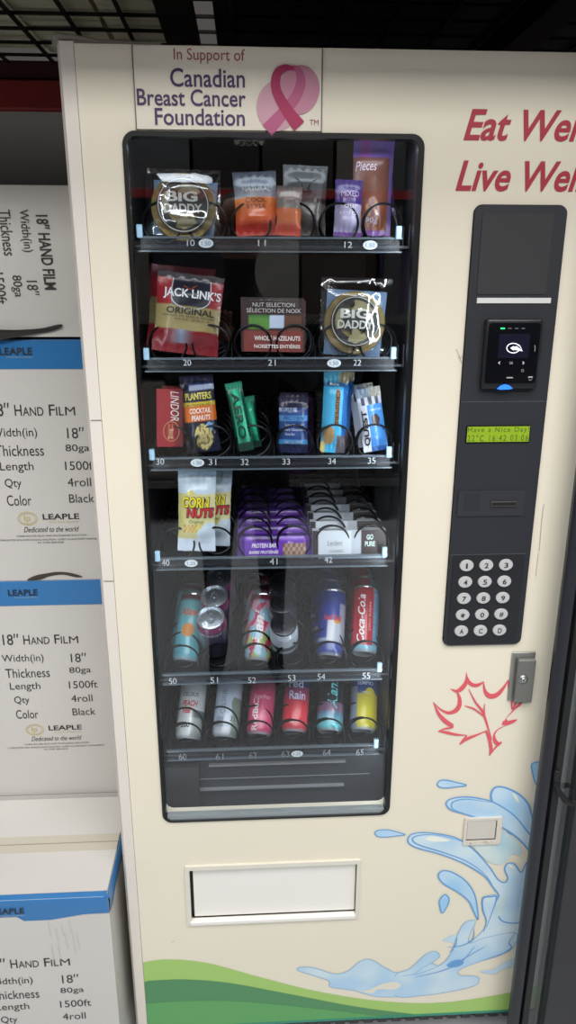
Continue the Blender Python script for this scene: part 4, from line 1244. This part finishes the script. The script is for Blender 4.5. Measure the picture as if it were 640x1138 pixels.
# torn hand hole at the foot of the second carton
g=G(); Y=YB-.0016
lp=spline([(30,645),(38,640),(50,637.5),(65,635.5),(80,637),(92,641),(84,641.5),(70,638.5),(55,640.5),(45,644)],4)
v,f=fill2d([[XZ(a,b,Y) for a,b in lp]]); g.add([(p[0],Y,p[1]) for p in v],f)
par=[o for o in bpy.data.objects if o.get('label','').startswith('white film carton with blue band, second')][0]
g.obj('torn_edge',ink(66,58,50),par)
# top carton on its side, lettering reads downward
root=thing('carton_box','white film carton lying on its side, topmost of the stack','box',(XB1-.2,YB+.12,z2t+.004),'white film cartons')
tz0=z2t+.004
fn=small_box(root,XB1-.50,XB1+.002,YB-.004,YB+BD-.02,tz0+.002,z1t,.002)
g=G(); YY=YB-.004
def tv(s,px,py0,py1,wpx,m=0,**k):
    c=W(px,(py0+py1)/2,YY); h=wpx/600/2
    z0,z1=W(px,py1,YY).z,W(px,py0,YY).z
    tl=math.radians(5)
    f2=lambda x,z:(c.x+(x-c.x)*1.0-(z-(z0+z1)/2)*math.tan(math.radians(2)), fn(x,z)[1]-.0006, z)
    text(g,s,(c.x-h,z0,c.x+h,z1),f2,m,rot=-90,**k)
tv('18\u2033 HAND FILM',52,239,322,13,bold=.02)
tv('Width(in)',28,233,280,12); tv('18\u2033',37,312,328,12)
tv('Thickness',8,233,284,12); tv('80ga',19,306,330,12); tv('1500ft',0,303,338,12)
g.obj('carton_lettering',[bink],root)
# flat dark sliver painting the shadow gap between the top two cartons
g=G()
lp=spline([(-8,367),(20,366.5),(45,365),(66,360.5),(69,363),(58,368),(35,372),(10,376),(-8,378)],5)
v,f=fill2d([[XZ(a,b,YB-.012) for a,b in lp]]); g.add([(p[0],YB-.012-.004*math.sin(p[0]*40),p[2] if False else p[1]) for p in v],f)
g.obj('shadow_gap',mat('gap_shadow',(48,45,43),.8,var=.3,vscale=30),root)  # shadow put into the colour of this sliver

# front floor carton
Y5=-.049; X5=W(119,986,Y5).x
low=lambda u: .78 if u<.55 else (.78-.22*math.sin((u-.55)/.3*PI/2) if u<.85 else .56+.26*((u-.85)/.15)) if False else (1.0 if u<.70 else 1.0-.22*min(1,(u-.70)/.18))
c5=carton_box('white film carton on the floor in front of the stack, blue tape wrapping its corner',X5-BW,X5,Y5,Y5+.275,0,z5,W(32,1062,Y5).x,W(40,1062,Y5).z,None,.047,(W(27,1007,Y5).x,W(27,1007,Y5).z),low,True)
# closed top flaps with seam and clear tape
g=G()
zt=z5; ym=.0885
g.box(X5-BW+.004,X5-.003,Y5+.013,ym-.0008,zt-.0005,zt+.0016); g.box(X5-BW+.004,X5-.003,ym+.0008,Y5+.272,zt-.0005,zt+.0016)
g.obj('top_flaps',cart,c5)
g=G(); g.box(X5-BW,X5-.002,ym-.022,ym+.022,zt+.0018,zt+.0022); g.obj('clear_tape',mat('tan_tape',(196,190,176),.25),c5)
g=G(); g.box(X5-BW,X5-.004,ym-.0009,ym+.0009,zt+.0021,zt+.0026); g.box(X5-.0035,X5-.0015,Y5+.004,Y5+.27,zt+.0004,zt+.0022); g.obj('flap_seam',kraft,c5)
# scuffs
g=G(); 
for k in range(9):
    a=W(52+k*4+random.random()*2,1020+random.random()*30,Y5); L=.02+random.random()*.03
    g.add([(a.x,Y5-.0045,a.z),(a.x+.0007,Y5-.0045,a.z),(a.x+.003,Y5-.0045,a.z-L),(a.x+.0024,Y5-.0045,a.z-L)],[(0,1,2,3)])
g.obj('scuff_marks',ink(186,180,166),c5)

# ============================================================ black framed glass door cabinet (right)
YC=-.055
def cx(px,py,Y=YC): return W(px,py,Y).x
xa=W(607.8,780,YC+.016).x; xb=W(625.5,780,YC).x; 
co=thing('glass_door_cabinet','tall black framed cabinet with smoky glass strip at the right edge beside the vending machine','cabinet',(xa+.25,0,0))
blk2=mat('navy_black_enamel',(34,36,44),.35,bump=.04,bscale=60)
g=G()
n=8; R_=.012; H0,H1=.02,1.95
# rounded front stile
prof=[(xa,YC+.018)]+[(xa+R_-R_*math.cos(t*PI/2/n),YC+R_-R_*math.sin(t*PI/2/n)) for t in range(n+1)]+[(xb-.004,YC),(xb,YC+.006),(xb,YC+.018)]
v=[(x,y,z) for z in (H0,H1) for x,y in prof]; K=len(prof)
g.add(v,[(i,(i+1)%K,K+(i+1)%K,K+i) for i in range(K)]+[tuple(range(K))[::-1],tuple(range(K,2*K))])
g.obj('door_stile',blk2,co,smooth=True)
xc=W(617,980,YC).x
xs2=xb+.0022; xs3=W(635,780,YC).x
g=G(); g.box(xs2,xs3,YC-.002,YC+.018,H0,H1,0,None,.002); g.obj('inner_stile',blackr,co)
xg=W(626,980,YC).x-.012
g=G(); g.add([(xs3,YC+.012,H0+.03),(xg+.012,YC+.012,H0+.03),(xg+.012,YC+.012,H1-.03),(xs3,YC+.012,H1-.03)],[(0,1,2,3)]); g.obj('glass_strip',smoky,co)
g=G(); g.box(xg+.012,xg+.45,YC-.004,YC+.046,H0,H1,0,None,.003); g.obj('door_panel',mat('charcoal_panel',(44,44,46),.4,var=.2,vscale=4),co)
lz=W(622,860,YC).z
g=G(); g.box(xb-.001,xb+.008,YC-.009,YC+.0,lz-.012,lz+.012,0,None,.002)
g.tube([(xb+.002,YC-.007,lz-.012),(xb+.010,YC-.012,lz-.03),(xb+.020,YC-.014,lz-.045),(xb+.034,YC-.012,lz-.055),(xb+.05,YC-.010,lz-.052)],[.003,.005,.006,.006,.004],8)
g.obj('door_latch',blackr,co,smooth=True)
g=G()
for x in (xa+.03,xg+.4): g.box(x-.015,x+.015,YC+.005,YC+.045,0,H0+.001)
g.obj('foot',blackr,co)

# ============================================================ the aisle behind the camera (seen only as reflections)
rk2=thing('pallet_rack','tall red and grey pallet rack on the far side of the aisle','rack',(0,-3.6,0))
g=G()
for x in (-2.6,0.9,3.6): g.box(x-.05,x+.05,-3.66,-3.58,0,4.0)
g.obj('upright',mat('rack_grey',(96,98,102),.5),rk2)
for z in (.25,1.30,2.02,3.1): G().box(-2.6,3.6,-3.62,-3.56,z,z+.045).obj('beam',steeld if z!=2.02 else mat('bright_red',(176,52,48),.5),rk2)
for z in (.30,1.34,2.06,3.14): G().box(-2.6,3.6,-4.6,-3.6,z,z+.02).obj('deck',steeld,rk2)
cols=[(58,56,54),(124,120,112),(40,42,50),(170,168,160),(70,50,44),(88,60,110),(92,96,100),(48,44,44)]
k=0
for z,h in ((.32,.8),(1.36,.6),(2.08,.8),(3.16,.7)):
    x=-2.4
    while x<3.3:
        w=random.uniform(.35,.6); hh=h*random.uniform(.6,1)
        c=cols[k%len(cols)] if z<3 else (60,56,54)
        o=G().box(x,x+w-.02,-4.2,-3.62,z,z+hh,0,None,.005).obj('storage_box',mat('box_%d_%d_%d'%c,c,.7),None)
        tag(o,'plain storage box on the rack across the aisle','box','storage boxes across the aisle'); k+=1; x+=w
# hoop with net hanging from the far rack
hp=thing('basketball_hoop','small orange basketball hoop with white net hanging across the aisle','hoop',(.03,-3.1,2.2))
c=Vector((.03,-3.1,2.50)); R0=.13
g=G(); g.tube([(c.x+R0*math.cos(t*PI/16),c.y+R0*math.sin(t*PI/16),c.z) for t in range(32)],.008,8,0,True); g.box(c.x-.02,c.x+.02,-3.6,c.y-R0,c.z-.008,c.z+.008)
g.obj('rim',mat('rim_orange',(200,80,40),.4),hp,smooth=True)
g=G()
for s in (1,-1):
    for i in range(12):
        P=[]
        for t in range(13):
            a=2*PI*i/12+s*t*PI/12*1.0; r_=R0*(1-.035*t); P.append((c.x+r_*math.cos(a),c.y+r_*math.sin(a),c.z-.022*t))
        g.tube(P,.003,5)
g.obj('net',mat('net_white',(220,220,214),.7),hp)

# photographer standing behind the camera
def skin(name,pts,edges,m,root=0,sub=2):
    me=bpy.data.meshes.new(name); me.from_pydata([p[0] for p in pts],edges,[]); o=bpy.data.objects.new(name,me); COL.objects.link(o)
    md=o.modifiers.new('skin','SKIN'); md.use_smooth_shade=True
    for i,p in enumerate(pts):
        s=me.skin_vertices[0].data[i]; r=p[1]; s.radius=r if isinstance(r,tuple) else (r,r); s.use_root=(i==root)
    if sub: sd=o.modifiers.new('sub','SUBSURF'); sd.levels=sub; sd.render_levels=sub
    bpy.context.view_layer.update()
    me2=bpy.data.meshes.new_from_object(o.evaluated_get(bpy.context.evaluated_depsgraph_get())); bpy.data.objects.remove(o)
    for p in me2.polygons: p.use_smooth=True
    me2.materials.clear(); me2.materials.append(m)
    o=bpy.data.objects.new(name,me2); COL.objects.link(o); return o
PX,PYY=-.02,-1.62
def q3(x,y,z): return (PX+x,PYY+y,z)
pts=[(q3(0,0,.98),(.15,.11)),(q3(0,0,1.15),(.135,.10)),(q3(0,0,1.36),(.165,.11)),(q3(0,-.01,1.50),(.10,.08)),(q3(0,0,1.57),(.055,.055)),(q3(0,.01,1.63),(.06,.07)),(q3(0,.02,1.71),(.078,.092)),(q3(0,.01,1.79),(.05,.06)),
 (q3(.19,0,1.45),.058),(q3(.25,.04,1.20),.045),(q3(.13,.24,1.30),.036),(q3(.075,.31,1.38),.028),
 (q3(-.19,0,1.45),.058),(q3(-.25,.04,1.20),.045),(q3(-.12,.24,1.30),.036),(q3(-.06,.31,1.38),.028),
 (q3(.10,0,.88),.095),(q3(.11,.01,.50),.062),(q3(.115,-.02,.10),.042),(q3(.125,.12,.035),(.042,.03)),
 (q3(-.10,0,.88),.095),(q3(-.11,.01,.50),.062),(q3(-.115,-.02,.10),.042),(q3(-.125,.12,.035),(.042,.03))]
ed=[(0,1),(1,2),(2,3),(3,4),(4,5),(5,6),(6,7),(2,8),(8,9),(9,10),(10,11),(2,12),(12,13),(13,14),(14,15),(0,16),(16,17),(17,18),(18,19),(0,20),(20,21),(21,22),(22,23)]
pm_=mat('dark_clothes',(30,31,36),.8); 
pb=skin('person',pts,ed,pm_)
tag(pb,'person in dark clothes standing in the aisle facing the vending machine','person')
skinm=mat('skin_tone',(176,128,104),.6)
def hand(s):
    b=q3(s*.068,.32,1.385); P=[(b,(.032,.016)),((b[0]-s*.012,b[1]+.03,b[2]+.035),(.036,.015))]; E=[(0,1)]
    base=P[1][0]
    for i in range(4):
        off=-.024+.016*i; j=len(P); L=.03-.004*abs(i-1.5)
        P+=[((base[0]+off,base[1]+.006,base[2]+.020),.0085),((base[0]+off,base[1]+.006,base[2]+.020+L),.008),((base[0]+off-s*.004,base[1]+.022,base[2]+.020+L*1.5),.0072)]
        E+=[(1,j),(j,j+1),(j+1,j+2)]
    j=len(P); P+=[((b[0]-s*.032,b[1]+.012,b[2]+.022),.010),((b[0]-s*.045,b[1]+.02,b[2]+.045),.0085)]; E+=[(0,j),(j,j+1)]
    o=skin('hand',P,E,skinm,0,1); o.parent=pb; return o
hand(1); hand(-1)
g=G(); g.lathe([(.02,-.112),(.062,-.09),(.082,-.04),(.088,.01),(.082,.06),(.05,.098),(.012,.112)],28,0,Matrix.Translation(q3(0,.025,1.735))@Matrix.Scale(1.12,4,(0,1,0)))
o=g.obj('face',skinm,pb,smooth=True)
g=G(); g.lathe([(.092,-.03),(.096,.03),(.088,.07),(.055,.108),(.012,.122)],28,0,Matrix.Translation(q3(0,-.008,1.74))@Matrix.Scale(1.15,4,(0,1,0)))
g.obj('hair',mat('dark_hair',(24,20,18),.8),pb,smooth=True)
g=G()
for s in (-1,1):
    g.lathe([(.002,-.008),(.009,-.004),(.010,0),(.006,.006)],12,1,Matrix.Translation(q3(s*.03,.118,1.745)))
    g.lathe([(.003,-.03),(.012,-.01),(.013,.015),(.004,.028)],12,0,Matrix.Translation(q3(s*.087,.01,1.73)))
g.lathe([(.014,-.02),(.013,-.012),(.006,.02)],12,0,Matrix.Translation(q3(0,.128,1.715)))
g.box(PX-.022,PX+.022,PYY+.112,PYY+.118,1.672,1.680,2,None,.002)
g.obj('facial_features',[skinm,ink(30,26,24),ink(150,80,76)],pb,smooth=True)

# ============================================================ LIGHT
def area(name,loc,rot,sx,sy,power,col=(1,1,1)):
    l=bpy.data.lights.new(name,'AREA'); l.shape='RECTANGLE'; l.size=sx; l.size_y=sy; l.energy=power; l.color=col
    o=bpy.data.objects.new(name,l); COL.objects.link(o); o.location=loc; o.rotation_euler=rot; return o
area('aisle_and_fill_light',(0.2,-2.2,4.4),(0,0,0),5.0,1.6,195,(1,.99,.97))
area('aisle_and_fill_light',(0.2,-3.3,3.65),(math.radians(50),0,0),5.0,.5,112,(1,.99,.97))  # lower tilted fill added to lift the upper door and cartons
area('compartment_fill',(.045,.10,iz1-.012),(math.radians(-10),0,0),.38,.05,.25,(.85,.93,1))  # weak fill lamp added to brighten the compartment from above
for sx in (-1,1):
    x=(wx0-.004) if sx<0 else (wx1+.002)
    area('compartment_fill',(x,.026,(wz0+wz1)/2),(math.radians(90),0,math.radians(-sx*-35)),.012,1.10,2.8,(.88,.95,1))  # unseen strips added behind the gasket to brighten every row
w=bpy.data.worlds.new('world'); sc.world=w; w.use_nodes=True
w.node_tree.nodes['Background'].inputs[0].default_value=(.8,.85,.9,1); w.node_tree.nodes['Background'].inputs[1].default_value=.3
